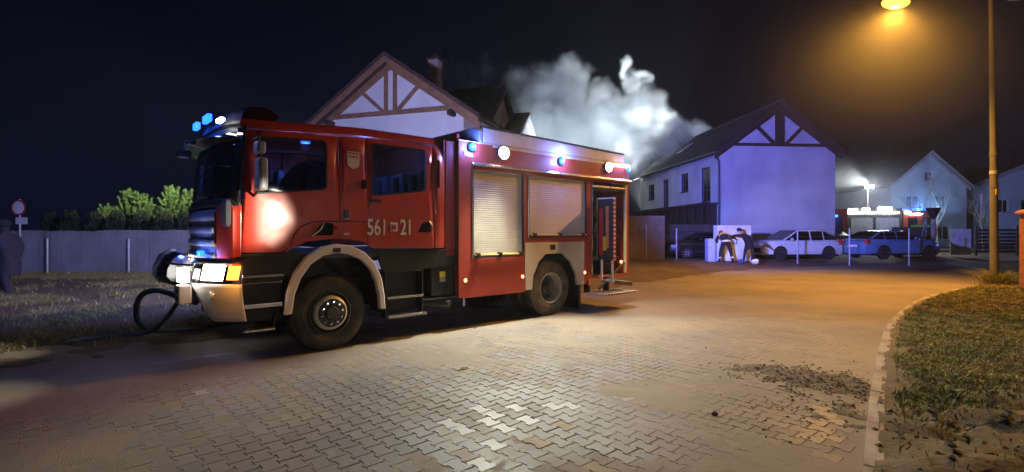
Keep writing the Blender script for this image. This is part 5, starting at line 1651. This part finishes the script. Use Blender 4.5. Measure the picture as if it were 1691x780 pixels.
MB().plate([(3.9, .65), (5.95, .65), (6.08, 1.4), (5.9, 2.7), (3.9, 2.75)], [], lambda a, b, d: (a, .25 + d, b), 2.1).build('cab_core', M['car_glass'], E2)
MB().plate(cabp, [], lambda a, b, d: (a, 2.36 + d, b), .06).build('cab_side', M['red_panel'], E2)
MB().box(3.86, 5.9, .061, 2.355, 2.76, 2.9).build('cab_roof', M['red_panel'], E2, bevel=.03)
MB().box(5.0, 5.8, .5, 2.0, 2.9, 3.05).build('light_bar', M['lamp_blue'], E2, bevel=.03)
for wx in (.95, 4.9):
    w_ = empty('wheel'); w_.parent = E2; w_.location = (wx, -.02, .5)
    MB().lathe([(.3, .28), (.48, .3), (.5, .26), (.5, .04), (.47, 0), (.3, .02)], 28).build('tyre', M['rubber'], w_, 40, fix=False)
    MB().lathe([(.3, .03), (.27, .08), (.12, .12), (.001, .1)], 24).build('rim', M['rim_silver'], w_, 40, fix=False)
    MB().box(wx - .6, wx + .6, .065, .07, .5, 1.15).build('wheel_well', M['black_plastic'], E2)
for x0, x1, z0, z1 in ((.0, 3.5, 2.68, 2.78), (.05, .65, 2.80, 3.02), (1.0, 1.5, 2.80, 3.05), (2.1, 3.0, 2.80, 3.14), (3.9, 4.3, 2.66, 2.82), (4.2, 5.1, 2.60, 2.68)):
    MB().box(x0, x1, -.07, -.01, z0, z1).build('scene_lamp', M['lamp_flood'], E2, bevel=.015)  # lamp faces enlarged to stand in for their bloom
MB().cyl((2.15, 1.2, 3.05), (2.15, 1.2, 4.55), .04, n=10).build('light_mast', M['post_metal'], E2, 40)
MB().box(1.9, 2.45, .98, 1.14, 4.56, 4.78).build('mast_lamp', M['lamp_flood'], E2, bevel=.03)
# emergency van half hidden by the house corner
VN = empty('dark_van', (21.75, 33.0, .25), R(88), 'dark van with a bright blue beacon peeping past the house corner', 'van')
MB().plate(rpoly([(0, .3), (5.2, .3), (5.2, 2.25), (4.9, 2.35), (1.5, 2.35), (.9, 1.4), (.05, 1.15)], .12, 3), [], lambda a, b, d: (a, d, b), 1.9).build('body', M['car_dark'], VN, 40, .05, 3)
for x0, x1 in ((1.45, 2.2), (2.4, 4.8)):
    MB().plate(rpoly([(x0, 1.4), (x1, 1.4), (x1, 2.1), (x0 + (.3 if x0 < 2 else 0), 2.1)], .06), [], lambda a, b, d: (a, -.012 + d, b), .02).build('side_window', M['car_glass'], VN)
for wx in (.95, 4.2):
    w_ = empty('wheel'); w_.parent = VN; w_.location = (wx, -.02, .34)
    MB().lathe([(.2, .2), (.33, .21), (.34, .18), (.34, .03), (.32, 0), (.22, .0)], 24).build('tyre', M['rubber'], w_, 40, fix=False)
    MB().lathe([(.22, .01), (.2, .05), (.001, .05)], 20).build('rim', M['rim_silver'], w_, 40, fix=False)
MB().lathe([(.001, .16), (.06, .15), (.085, .08), (.09, 0), (.001, 0)], 18, Matrix.Translation((.75, .5, 2.36)) @ Matrix.Rotation(R(90), 4, 'X')).build('beacon', M['lamp_blue'], VN, 40)
MB().box(.6, .95, .2, 1.7, 1.28, 2.36).build('beacon_bar', M['black_plastic'], VN)

# ================================================================== cabinets and people by the wire fence
CB = empty('white_cabinet', (9.82, 24.55, .2), R(3), 'tall white cabinet with doors coloured by yellow lamplight behind the two men', 'cabinet')
MB().box(0, 1.64, .02, .5, .06, 1.76).build('cabinet_body', M['cabinet_white'], CB, bevel=.012)
MB().box(.04, .04, .1, .4, 0, .06)
for x0, x1 in ((.02, .80), (.84, 1.62)):
    d_ = MB().box(x0, x1, -.012, .018, .10, 1.73).build('cabinet_door', M['cabinet_white'], CB, bevel=.006)
    MB().box(x1 - .08 if x0 < .5 else x0 + .05, x1 - .05 if x0 < .5 else x0 + .08, -.035, -.012, .85, 1.05).build('door_handle', M['hub_dark'], d_)
MB().box(.03, 1.61, .04, .48, -.1, .06).build('plinth', M['concrete'], CB)
c2_ = MB().box(9.35, 9.72, 24.55, 24.95, .1, 1.32).build('grey_cabinet', M['cabinet_blue'], None, bevel=.012)
tag(c2_, 'narrow pale bluish cabinet left of the bending firefighter', 'cabinet')
MB().box(9.38, 9.69, 24.535, 24.549, .2, 1.28).build('cabinet_door', M['cabinet_blue'], c2_, bevel=.005)

def figure(name, loc, rz, label, J, bones, zones, root='pelvis'):
    """one continuous skinned body; zones give the cloth of each bone"""
    names = list(J); idx = {k: i for i, k in enumerate(names)}
    me = bpy.data.meshes.new(name)
    me.from_pydata([J[k][:3] for k in names], [(idx[a], idx[b]) for a, b in bones], [])
    o = bpy.data.objects.new(name, me); COL.objects.link(o)
    sk = o.modifiers.new('skin', 'SKIN'); sk.use_smooth_shade = True; sk.branch_smoothing = .3
    for i, k in enumerate(names):
        r_ = J[k][3]
        me.skin_vertices[0].data[i].radius = (r_, r_ * (J[k][4] if len(J[k]) > 4 else 1))
        me.skin_vertices[0].data[i].use_root = (k == root)
    sb = o.modifiers.new('sub', 'SUBSURF'); sb.levels = 2; sb.render_levels = 2
    bpy.context.view_layer.update()
    m2 = bpy.data.meshes.new_from_object(o.evaluated_get(bpy.context.evaluated_depsgraph_get()))
    bpy.data.objects.remove(o)
    used = []
    for b in bones:
        z = zones.get(b, zones.get('*'))
        if z not in used: used.append(z)
    for z in used: m2.materials.append(M[z])
    segs = [(Vector(J[a][:3]), Vector(J[b][:3]), used.index(zones.get((a, b), zones['*'])), min(J[a][3], J[b][3])) for a, b in bones]
    mi = []
    for p in m2.polygons:
        best = 1e9; k = 0
        for a, b, z, r_ in segs:
            d = b - a; t = max(0, min(1, (p.center - a).dot(d) / max(d.length_squared, 1e-9)))
            q = (p.center - a - d*t).length - r_
            if q < best: best, k = q, z
        mi.append(k)
    m2.polygons.foreach_set('material_index', mi)
    m2.polygons.foreach_set('use_smooth', [True]*len(m2.polygons)); m2.update()
    b = link(bpy.data.objects.new(name, m2)); b.location = loc; b.rotation_euler = (0, 0, rz)
    return tag(b, label, 'person')
def hand(J, bones, wrist, w, d, side, tag_):
    """palm, four unequal curled fingers and a thumb at joint w, pointing along d"""
    w = Vector(w); d = Vector(d).normalized(); s = Vector(side).normalized(); n = d.cross(s).normalized()
    pm = w + d*.07; J['palm' + tag_] = (*pm, .030); bones.append((wrist, 'palm' + tag_))
    for i, (off, ln) in enumerate(((-.032, .068), (-.011, .080), (.011, .075), (.032, .060))):
        a = pm + d*.045 + s*off; b = a + d*ln*.55 + n*.012; c = b + d*ln*.35 + n*.035
        for nm, p, r_ in (('a', a, .0105), ('b', b, .0095), ('c', c, .008)): J['f%s%d%s' % (tag_, i, nm)] = (*p, r_)
        bones += [('palm' + tag_, 'f%s%da' % (tag_, i)), ('f%s%da' % (tag_, i), 'f%s%db' % (tag_, i)), ('f%s%db' % (tag_, i), 'f%s%dc' % (tag_, i))]
    a = w + d*.035 - s*.045; b = a + d*.04 - s*.02 + n*.02
    J['t%sa' % tag_] = (*a, .012); J['t%sb' % tag_] = (*b, .0095)
    bones += [(wrist, 't%sa' % tag_), ('t%sa' % tag_, 't%sb' % tag_)]
def face(head, d, parent, skin='skin', c=None):
    """nose, brow, mouth, eyes and ears on a head at c looking along d"""
    c = Vector(c); d = Vector(d).normalized(); s = d.cross(Vector((0, 0, 1))).normalized(); u = s.cross(d)
    g = MB(); g.sphere(c + d*.105 - u*.01, (.016, .016, .026), 8, 6); g.sphere(c + d*.092 - u*.055, (.026, .026, .010), 8, 6)
    for k in (-1, 1):
        g.sphere(c + d*.09 + s*k*.033 + u*.022, (.014, .014, .010), 8, 6); g.sphere(c + s*k*.098, (.016, .022, .030), 8, 6)
    g.build('face', M[skin], parent, 60)
Bn = [('pelvis', 'spine'), ('spine', 'chest'), ('chest', 'neck'), ('neck', 'head'), ('head', 'crown'), ('chest', 'sL'), ('sL', 'eL'), ('eL', 'wL'), ('chest', 'sR'), ('sR', 'eR'), ('eR', 'wR'),
      ('pelvis', 'hL'), ('hL', 'kL'), ('kL', 'aL'), ('aL', 'tL'), ('pelvis', 'hR'), ('hR', 'kR'), ('kR', 'aR'), ('aR', 'tR')]
def zone(cloth, trousers, boots, hands, head):
    z = {'*': hands}
    for b in Bn:
        if b[0] in ('kL', 'kR', 'hL', 'hR') or b[1] in ('hL', 'hR'): z[b] = trousers
        elif b[0] in ('aL', 'aR'): z[b] = boots
        elif b[1] in ('head', 'crown'): z[b] = head
        else: z[b] = cloth
    z[('pelvis', 'spine')] = cloth
    return z
def ring(body, name, c, ax, r, h, m, n=20, sx=1.0):
    c = Vector(c); ax = Vector(ax).normalized()
    xf = Matrix.Translation(c) @ ax.to_track_quat('Y', 'Z').to_matrix().to_4x4() @ Matrix.Diagonal((sx, 1, 1, 1))
    MB().lathe([(r, -h/2), (r + .006, -h/2), (r + .006, h/2), (r, h/2), (r, -h/2)], n, xf).build(name, m, body, 40, fix=False)

# firefighter bending forward, seen from behind
J = dict(pelvis=(.02, -.05, 1.0, .165, .9), spine=(.0, .06, 1.13, .17), chest=(.02, .25, 1.26, .175), neck=(.03, .42, 1.36, .075), head=(.02, .52, 1.40, .10), crown=(.0, .60, 1.43, .085),
         sL=(-.20, .27, 1.30, .085), eL=(-.26, .45, 1.08, .06), wL=(-.12, .62, .96, .045), sR=(.24, .27, 1.30, .085), eR=(.46, .40, 1.24, .062), wR=(.66, .50, 1.16, .045),
         hL=(-.11, -.03, .92, .115), kL=(-.22, .03, .52, .080), aL=(-.29, -.02, .12, .060), tL=(-.31, .14, .05, .05), hR=(.14, -.03, .92, .115), kR=(.27, .05, .52, .080), aR=(.35, -.02, .12, .060), tR=(.38, .14, .05, .05))
bn = list(Bn); hand(J, bn, 'wL', J['wL'][:3], (.3, .6, -.5), (1, -.3, 0), 'L'); hand(J, bn, 'wR', J['wR'][:3], (.8, .4, -.3), (0, .4, 1), 'R')
f1 = figure('person', (9.95, 24.0, .17), 0, 'firefighter in dark suit with reflective bands bending forward beside the white cabinet', J, bn, zone('cloth_violet', 'cloth_navy', 'boot', 'boot', 'skin'))
MB().sphere((.01, .56, 1.44), (.125, .14, .115), 16, 10).build('helmet', M['helmet'], f1, 50)
ring(f1, 'reflective_band', (.02, .235, 1.275), (0, .6, .5), .185, .075, M['hi_vis'], sx=1.28)
ring(f1, 'reflective_band', (.02, -.03, 1.04), (0, .25, 1), .178, .05, M['hi_vis_silver'], sx=1.15)
ring(f1, 'reflective_band', (.02, -.04, 1.0), (0, .25, 1), .178, .03, M['hi_vis'], sx=1.15)
for k, a in (('L', -.27), ('R', .325)): ring(f1, 'reflective_band', (a, .0, .28), (.1 if k == 'R' else -.1, 0, 1), .078, .05, M['hi_vis_silver'])
ring(f1, 'reflective_band', (.37, .35, 1.265), (.8, .4, -.2), .072, .12, M['hi_vis'])
# man in dark jacket leaning over to him
J = dict(pelvis=(.0, .02, .88, .155, .85), spine=(-.04, .03, 1.02, .195), chest=(-.16, .05, 1.22, .215), neck=(-.33, .06, 1.40, .07), head=(-.44, .05, 1.48, .10), crown=(-.50, .04, 1.58, .09),
         sL=(-.24, .22, 1.30, .08), eL=(-.56, .26, 1.30, .058), wL=(-.84, .20, 1.24, .042), sR=(-.16, -.14, 1.30, .085), eR=(.12, -.20, 1.06, .06), wR=(.33, -.16, .94, .042),
         hL=(-.09, .10, .80, .11), kL=(-.17, .10, .44, .075), aL=(-.22, .13, .09, .052), tL=(-.36, .10, .04, .045), hR=(.08, -.06, .80, .11), kR=(.13, -.06, .44, .075), aR=(.21, -.02, .09, .052), tR=(.07, -.05, .04, .045))
bn = list(Bn); hand(J, bn, 'wL', J['wL'][:3], (-.9, -.1, -.25), (0, 1, 0), 'L'); hand(J, bn, 'wR', J['wR'][:3], (.6, .1, -.5), (0, 1, 0), 'R')
f2 = figure('person', (11.05, 23.95, .18), 0, 'man in dark jacket leaning left over the firefighter beside the white car', J, bn, zone('cloth_black', 'cloth_dark', 'boot', 'skin', 'skin'))
MB().sphere((-.455, .05, 1.56), (.118, .112, .105), 16, 10).build('hair', M['cloth_black'], f2, 50)
face('head', (-.9, -.15, -.3), f2, c=(-.46, .05, 1.49))
MB().tube([(.0, .02, .86), (-.01, .02, .78), (.02, .02, .70)], [.185, .20, .19], 18).build('jacket_hem', M['cloth_black'], f2, 50)
# dark figure at the left edge, hunched in a bulky coat
J = dict(pelvis=(.10, 0, .86, .19), spine=(.17, 0, 1.04, .23), chest=(.21, 0, 1.34, .27), neck=(.06, 0, 1.62, .085), head=(.02, 0, 1.74, .105), crown=(.0, 0, 1.85, .095),
         sL=(.10, .24, 1.48, .10), eL=(-.10, .30, 1.20, .075), wL=(-.32, .22, 1.10, .05), sR=(.10, -.24, 1.48, .10), eR=(-.06, -.30, 1.18, .075), wR=(-.28, -.22, 1.02, .05),
         hL=(.08, .11, .80, .125), kL=(-.06, .13, .46, .09), aL=(-.08, .13, .10, .06), tL=(-.24, .13, .05, .05), hR=(.12, -.11, .80, .125), kR=(.16, -.13, .45, .09), aR=(.24, -.13, .10, .06), tR=(.10, -.13, .05, .05))
bn = list(Bn); hand(J, bn, 'wL', J['wL'][:3], (-.8, 0, -.4), (0, 1, 0), 'L'); hand(J, bn, 'wR', J['wR'][:3], (-.8, 0, -.5), (0, 1, 0), 'R')
f3 = figure('person', (-12.72, 13.1, .03), 0, 'dark hunched firefighter in bulky coat standing at the left below the road sign', J, bn, zone('cloth_violet', 'cloth_violet', 'boot', 'cloth_brown', 'cloth_violet'))
MB().sphere((.005, 0, 1.83), (.155, .135, .125), 18, 10).build('helmet', M['cloth_black'], f3, 50)
face('head', (-1, 0, -.15), f3, c=(.02, 0, 1.73))
f3.scale = (1.25, 1.2, 1.0); f3.location.x = -12.98
MB().tube([(.11, 0, .92), (.12, 0, .74), (.11, 0, .52)], [.215, .215, .20], 18).build('coat_hem', M['cloth_violet'], f3, 50)
# small things on the verge beside them
for i, (x, y, m_, lb) in enumerate(((10.62, 23.9, 'tarp_blue', 'crumpled blue hose bundle lying between the two men'), (11.2, 23.75, 'cabinet_white', 'small pale bag lying at the feet of the dark-jacketed man'))):
    g = MB().sphere((0, 0, .07), (.20, .12, .10), 14, 9)
    for k, p in enumerate(g.v): g.v[k] = p + Vector((fbm(p.x*6, p.y*6, p.z*6 + i*5), fbm(p.x*6+9, p.y*6, p.z*6), fbm(p.x*6, p.y*6+7, p.z*6)))*.06
    o = g.build('hose_bundle' if i == 0 else 'bag', M[m_], None, 50); o.location = (x, y, .2); tag(o, lb, 'hose' if i == 0 else 'bag')

# ================================================================== smoke pouring from the roof
BL = [(1152,219,11,40.2),(1140,212,15,40.2),(1120,214,21,40.2),(1098,205,27,40),(1072,196,36,40),(1058,180,28,40),(1040,172,24,39.8),(1046,134,17,39.5),(1036,108,12,39.3),(1062,128,14,39.6),
      (1000,208,44,39.5),(1050,236,42,39.8),(1088,238,28,40),(968,192,36,39),(985,152,17,39),(958,118,18,38.8),(930,116,22,38.6),(940,162,36,38.8),(900,150,34,38.4),(868,152,32,38),(848,184,36,38),
      (880,212,50,38.2),(930,232,54,38.6),(990,254,46,39.2),(1036,266,32,39.5),(850,232,38,38),(838,148,16,38),(1008,178,20,39.3),(760,130,26,38),(720,100,20,38),(800,115,20,38)]
SB = []
for (px, py, r_, Y) in BL:
    SB.append(((px - 845.5)/850*Y, Y, 1.65 + (383 - py)/850*Y, r_/850*Y*1.22))
def smoke_object():
    o = bpy.data.objects.new('smoke', bpy.data.meshes.new('smoke')); COL.objects.link(o)
    tag(o, kind='stuff')
    ng = bpy.data.node_groups.new('smoke_field', 'GeometryNodeTree')
    ng.interface.new_socket('Geometry', in_out='INPUT', socket_type='NodeSocketGeometry')
    ng.interface.new_socket('Geometry', in_out='OUTPUT', socket_type='NodeSocketGeometry')
    N = ng.nodes; L = ng.links
    out = N.new('NodeGroupOutput'); vc = N.new('GeometryNodeVolumeCube')
    lo = (-7.5, 34.5, 5.0); hi = (15.6, 43.0, 16.5); vx = .135
    vc.inputs['Min'].default_value = lo; vc.inputs['Max'].default_value = hi
    for k, a in enumerate('XYZ'): vc.inputs['Resolution ' + a].default_value = int((hi[k]-lo[k])/vx)
    pos = N.new('GeometryNodeInputPosition')
    def vmath(op, a, b=None, sc=None):
        n = N.new('ShaderNodeVectorMath'); n.operation = op
        for i, x in enumerate((a, b)):
            if x is None: continue
            if isinstance(x, tuple): n.inputs[i].default_value = x
            else: L.new(x, n.inputs[i])
        if sc is not None: n.inputs['Scale'].default_value = sc
        return n.outputs['Value'] if op in ('LENGTH', 'DISTANCE') else n.outputs[0]
    def fmath(op, a, b=None, c=None):
        n = N.new('ShaderNodeMath'); n.operation = op
        for i, x in enumerate((a, b, c)):
            if x is None: continue
            if isinstance(x, (int, float)): n.inputs[i].default_value = x
            else: L.new(x, n.inputs[i])
        return n.outputs[0]
    def tex(vec, scale, det, out_='Fac'):
        n = N.new('ShaderNodeTexNoise'); n.inputs['Scale'].default_value = scale; n.inputs['Detail'].default_value = det; n.inputs['Roughness'].default_value = .55
        L.new(vec, n.inputs['Vector']); return n.outputs[out_]
    w1 = vmath('SCALE', vmath('SUBTRACT', tex(pos.outputs[0], .38, 2.0, 'Color'), (.5, .5, .5)), None, 3.4)
    w2_ = vmath('SCALE', vmath('SUBTRACT', tex(pos.outputs[0], 1.3, 4.0, 'Color'), (.5, .5, .5)), None, 1.3)
    p = vmath('ADD', vmath('ADD', pos.outputs[0], w1), w2_)
    acc = None
    for (x, y, z, r_) in SB:
        d = vmath('DISTANCE', vmath('MULTIPLY', p, (1, .62, 1)), (x, y*.62, z))
        f = fmath('MULTIPLY_ADD', d, -1.0/r_, 1.0)
        if acc is None: acc = f
        else:
            n = N.new('ShaderNodeMath'); n.operation = 'SMOOTH_MAX'; n.inputs[2].default_value = .18
            L.new(acc, n.inputs[0]); L.new(f, n.inputs[1]); acc = n.outputs[0]
    m0 = N.new('ShaderNodeMapRange'); m0.interpolation_type = 'SMOOTHSTEP'
    m0.inputs['From Min'].default_value = .22; m0.inputs['From Max'].default_value = .74; m0.inputs['To Min'].default_value = .04
    L.new(tex(p, .8, 7.0), m0.inputs['Value'])
    m3 = N.new('ShaderNodeMapRange'); m3.interpolation_type = 'SMOOTHSTEP'; m3.inputs['From Min'].default_value = 0.0; m3.inputs['From Max'].default_value = .75
    L.new(acc, m3.inputs['Value'])
    e = fmath('MULTIPLY', m3.outputs[0], fmath('POWER', m0.outputs[0], 1.5))
    mr = N.new('ShaderNodeMapRange'); mr.interpolation_type = 'SMOOTHSTEP'
    mr.inputs['From Min'].default_value = 0.0; mr.inputs['From Max'].default_value = .55; mr.interpolation_type = 'LINEAR'
    L.new(e, mr.inputs['Value'])
    # thinner towards the left, where it drifts
    sx = N.new('ShaderNodeSeparateXYZ'); L.new(pos.outputs[0], sx.inputs[0])
    m2 = N.new('ShaderNodeMapRange'); m2.inputs['From Min'].default_value = -3.2; m2.inputs['From Max'].default_value = 1.5; m2.inputs['To Min'].default_value = .09; m2.inputs['To Max'].default_value = 1.0
    L.new(sx.outputs[0], m2.inputs['Value'])
    L.new(fmath('MULTIPLY', mr.outputs[0], m2.outputs[0]), vc.inputs['Density'])
    sm = N.new('GeometryNodeSetMaterial'); L.new(vc.outputs[0], sm.inputs[0])
    m = bpy.data.materials.new('smoke'); m.use_nodes = True
    mn = m.node_tree.nodes; mn.clear()
    mo = mn.new('ShaderNodeOutputMaterial'); pv = mn.new('ShaderNodeVolumePrincipled')
    pv.inputs['Color'].default_value = (.88, .92, .95, 1); pv.inputs['Density'].default_value = 1.1; pv.inputs['Anisotropy'].default_value = 0
    m.node_tree.links.new(pv.outputs[0], mo.inputs['Volume'])
    sm.inputs['Material'].default_value = m
    L.new(sm.outputs[0], out.inputs[0])
    o.data.materials.append(m)
    md = o.modifiers.new('field', 'NODES'); md.node_group = ng
    return o
smoke_object()
# thin smoke hanging about the flood-lit engine and an added puff that imitates the street lamp's glare
def soft_puff(name, c, r, dens, colour, g):
    o = MB().sphere((0, 0, 0), (1, 1, 1), 24, 14).build(name, bpy.data.materials.new(name))
    o.location = c; o.scale = r; tag(o, kind='stuff')
    m = o.data.materials[0]; m.use_nodes = True; n = m.node_tree.nodes; l = m.node_tree.links; n.clear()
    out = n.new('ShaderNodeOutputMaterial'); v = n.new('ShaderNodeVolumePrincipled')
    v.inputs['Color'].default_value = (*colour, 1); v.inputs['Anisotropy'].default_value = g
    tc = n.new('ShaderNodeTexCoord'); ln = n.new('ShaderNodeVectorMath'); ln.operation = 'LENGTH'
    l.new(tc.outputs['Object'], ln.inputs[0])
    mr = n.new('ShaderNodeMapRange'); mr.interpolation_type = 'SMOOTHERSTEP'
    mr.inputs['From Min'].default_value = 1.0; mr.inputs['From Max'].default_value = 0.0; mr.inputs['To Max'].default_value = dens
    l.new(ln.outputs['Value'], mr.inputs['Value']); l.new(mr.outputs[0], v.inputs['Density']); l.new(v.outputs[0], out.inputs['Volume'])
    return o
soft_puff('drifting_smoke', (27.5, 38.8, 4.0), (8.5, 5.5, 4.6), .045, (.88, .92, .95), .3)
soft_puff('lamp_glare_puff', (11.0, 15.0, 7.6), (5.5, 4.5, 4.5), .007, (.95, .92, .88), .2)

# ================================================================== light given off by the lamps built above
SOD = (1.0, .46, .06)
lamp('street_light', (11.33, 15.2, 8.16), 7600, SOD, .12, None, 140, (8.7, 13.9, 0), .75)
lamp('street_glow', (11.33, 15.2, 8.14), 240, SOD, .12)
# far side of the engine: same lamps as on the near side
elamp('scene_light', 3.13, 2.66, 3.06, 1500, (1, .95, .9), .09, 150, (3.4, 9, 4.5), .5)
elamp('beacon_light', 2.42, 2.7, 3.09, 3200, (.2, .25, 1.0), .05, 150, (2.4, 9, 5), .6)
elamp('beacon_light', -1.5, 2.6, 3.3, 700, BLUE, .08, 160, (1, 12, 5), .6)
# rear beacon throws its beam up at the burning house
elamp('rear_beacon_light', 7.1, 1.2, 3.2, 21000, (.13, .17, 1.0), .08, 50, (23.0, 3.3, 4.6), .6)
# flood lamps of the distant engine
lamp('mast_light', (25.75, 37.2, 5.1), 8000, (.92, .97, 1.0), .15, None, 84, (9.5, 39.8, 11.5), 1.0)
lamp('mast_glow', (25.75, 37.0, 5.0), 500, (.92, .97, 1.0), .2)
lamp('flood_light', (25.0, 34.6, 3.3), 60, (.92, .97, 1.0), .2)
lamp('flood_light', (27.2, 34.6, 3.3), 60, (.92, .97, 1.0), .2)
lamp('flood_back', (31.0, 37.5, 3.4), 2600, (.32, .58, 1.0), .2, None, 120, (38, 48, 4), .6)
lamp('van_beacon_light', (20.95, 33.2, 2.85), 120, BLUE, .06)
lamp('car_beacon_light', (28.9, 36.5, 3.45), 350, (.1, .35, 1.0), .08)
# work lamp on a tripod behind the photographer, out of the picture
WT = empty('work_lamp', (8.2, -.35, 0), 0, 'tripod work lamp shining across the lane at the engine cab door', 'work lamp')
for q in (.5, 2.6, 4.7): MB().cyl((.45*math.cos(q), .45*math.sin(q), 0), (0, 0, 1.2), .014, n=8).build('tripod_leg', M['post_metal'], WT, 40)
MB().cyl((0, 0, 1.1), (0, 0, 2.1), .018, n=8).build('tripod_pole', M['post_metal'], WT, 40)
MB().cbox((0, .0, 2.2), (.18, .26, .2)).build('lamp_head', M['black_plastic'], WT, bevel=.02)
lamp('work_light', (8.0, -.2, 2.2), 230, (1, .84, .70), .10, None, 64, (1.6, 7.2, .6), .9)
lamp('work_beam', (8.0, -.18, 2.15), 26000, (1, .9, .70), .04, None, 4.4, (-3.22, 6.46, 1.84), 1.0)

elamp('scene_light', 3.13, 2.72, 3.06, 42000, (1, .98, .55), .08, 30, (-.1, 16.6, 5.5), .7)
# added lamp, unseen behind the engine, that brightens the near side of the smoke
YF = empty('smoke_fill_lamp', (4.4, 29.5, 0), 0, 'added tripod lamp hidden behind the fire engine that brightens the smoke', 'work lamp')
for q in (.5, 2.6, 4.7): MB().cyl((.45*math.cos(q), .45*math.sin(q), 0), (0, 0, 1.2), .014, n=8).build('tripod_leg', M['post_metal'], YF, 40)
MB().cyl((0, 0, 1.1), (0, 0, 2.0), .018, n=8).build('tripod_pole', M['post_metal'], YF, 40)
MB().cbox((0, .0, 2.1), (.3, .2, .2)).build('lamp_head', M['black_plastic'], YF, bevel=.02)
lamp('smoke_fill_light', (4.4, 29.7, 1.9), 10500, (.76, .89, 1.0), .12, None, 76, (3.0, 38.5, 10.2), .9)

RF = empty('smoke_backlight_lamp', (12.6, 48.5, 0), 0, 'added tripod lamp hidden behind the burning house that backlights the smoke', 'work lamp')  # added, unseen lamp that whitens the smoke from behind
for q in (.5, 2.6, 4.7): MB().cyl((.45*math.cos(q), .45*math.sin(q), 0), (0, 0, 1.2), .014, n=8).build('tripod_leg', M['post_metal'], RF, 40)
MB().cyl((0, 0, 1.1), (0, 0, 2.8), .018, n=8).build('tripod_pole', M['post_metal'], RF, 40)
MB().cbox((0, .12, 2.9), (.3, .1, .2)).build('lamp_head', M['black_plastic'], RF, bevel=.02)
lamp('smoke_backlight', (12.6, 48.4, 3.0), 115000, (.88, .95, 1.0), .12, None, 52, (10.2, 40, 11.8), .8)

MB().box(7.0, 7.04, .5, .75, 2.86, 2.98).build('car_fill_lamp', M['lamp_warm'], ENG, bevel=.01)  # added lamp, there only to brighten the white car
elamp('car_fill_light', 7.12, .62, 2.9, 2700, (1, .93, .95), .08, 32, (26.0, 2.4, 1.0), .8)

# ================================================================== night air
hz = MB().box(-175, 205, -65, 235, -2.0, 26).build('haze', bpy.data.materials.new('night_air'))
tag(hz, kind='stuff')
hm = hz.data.materials[0]; hm.use_nodes = True
hm.node_tree.nodes.clear()
ho = hm.node_tree.nodes.new('ShaderNodeOutputMaterial')
hv = hm.node_tree.nodes.new('ShaderNodeVolumePrincipled')
hv.inputs['Color'].default_value = (.9, .92, .95, 1)
hv.inputs['Density'].default_value = .00045
hv.inputs['Anisotropy'].default_value = .6
hm.node_tree.links.new(hv.outputs[0], ho.inputs['Volume'])
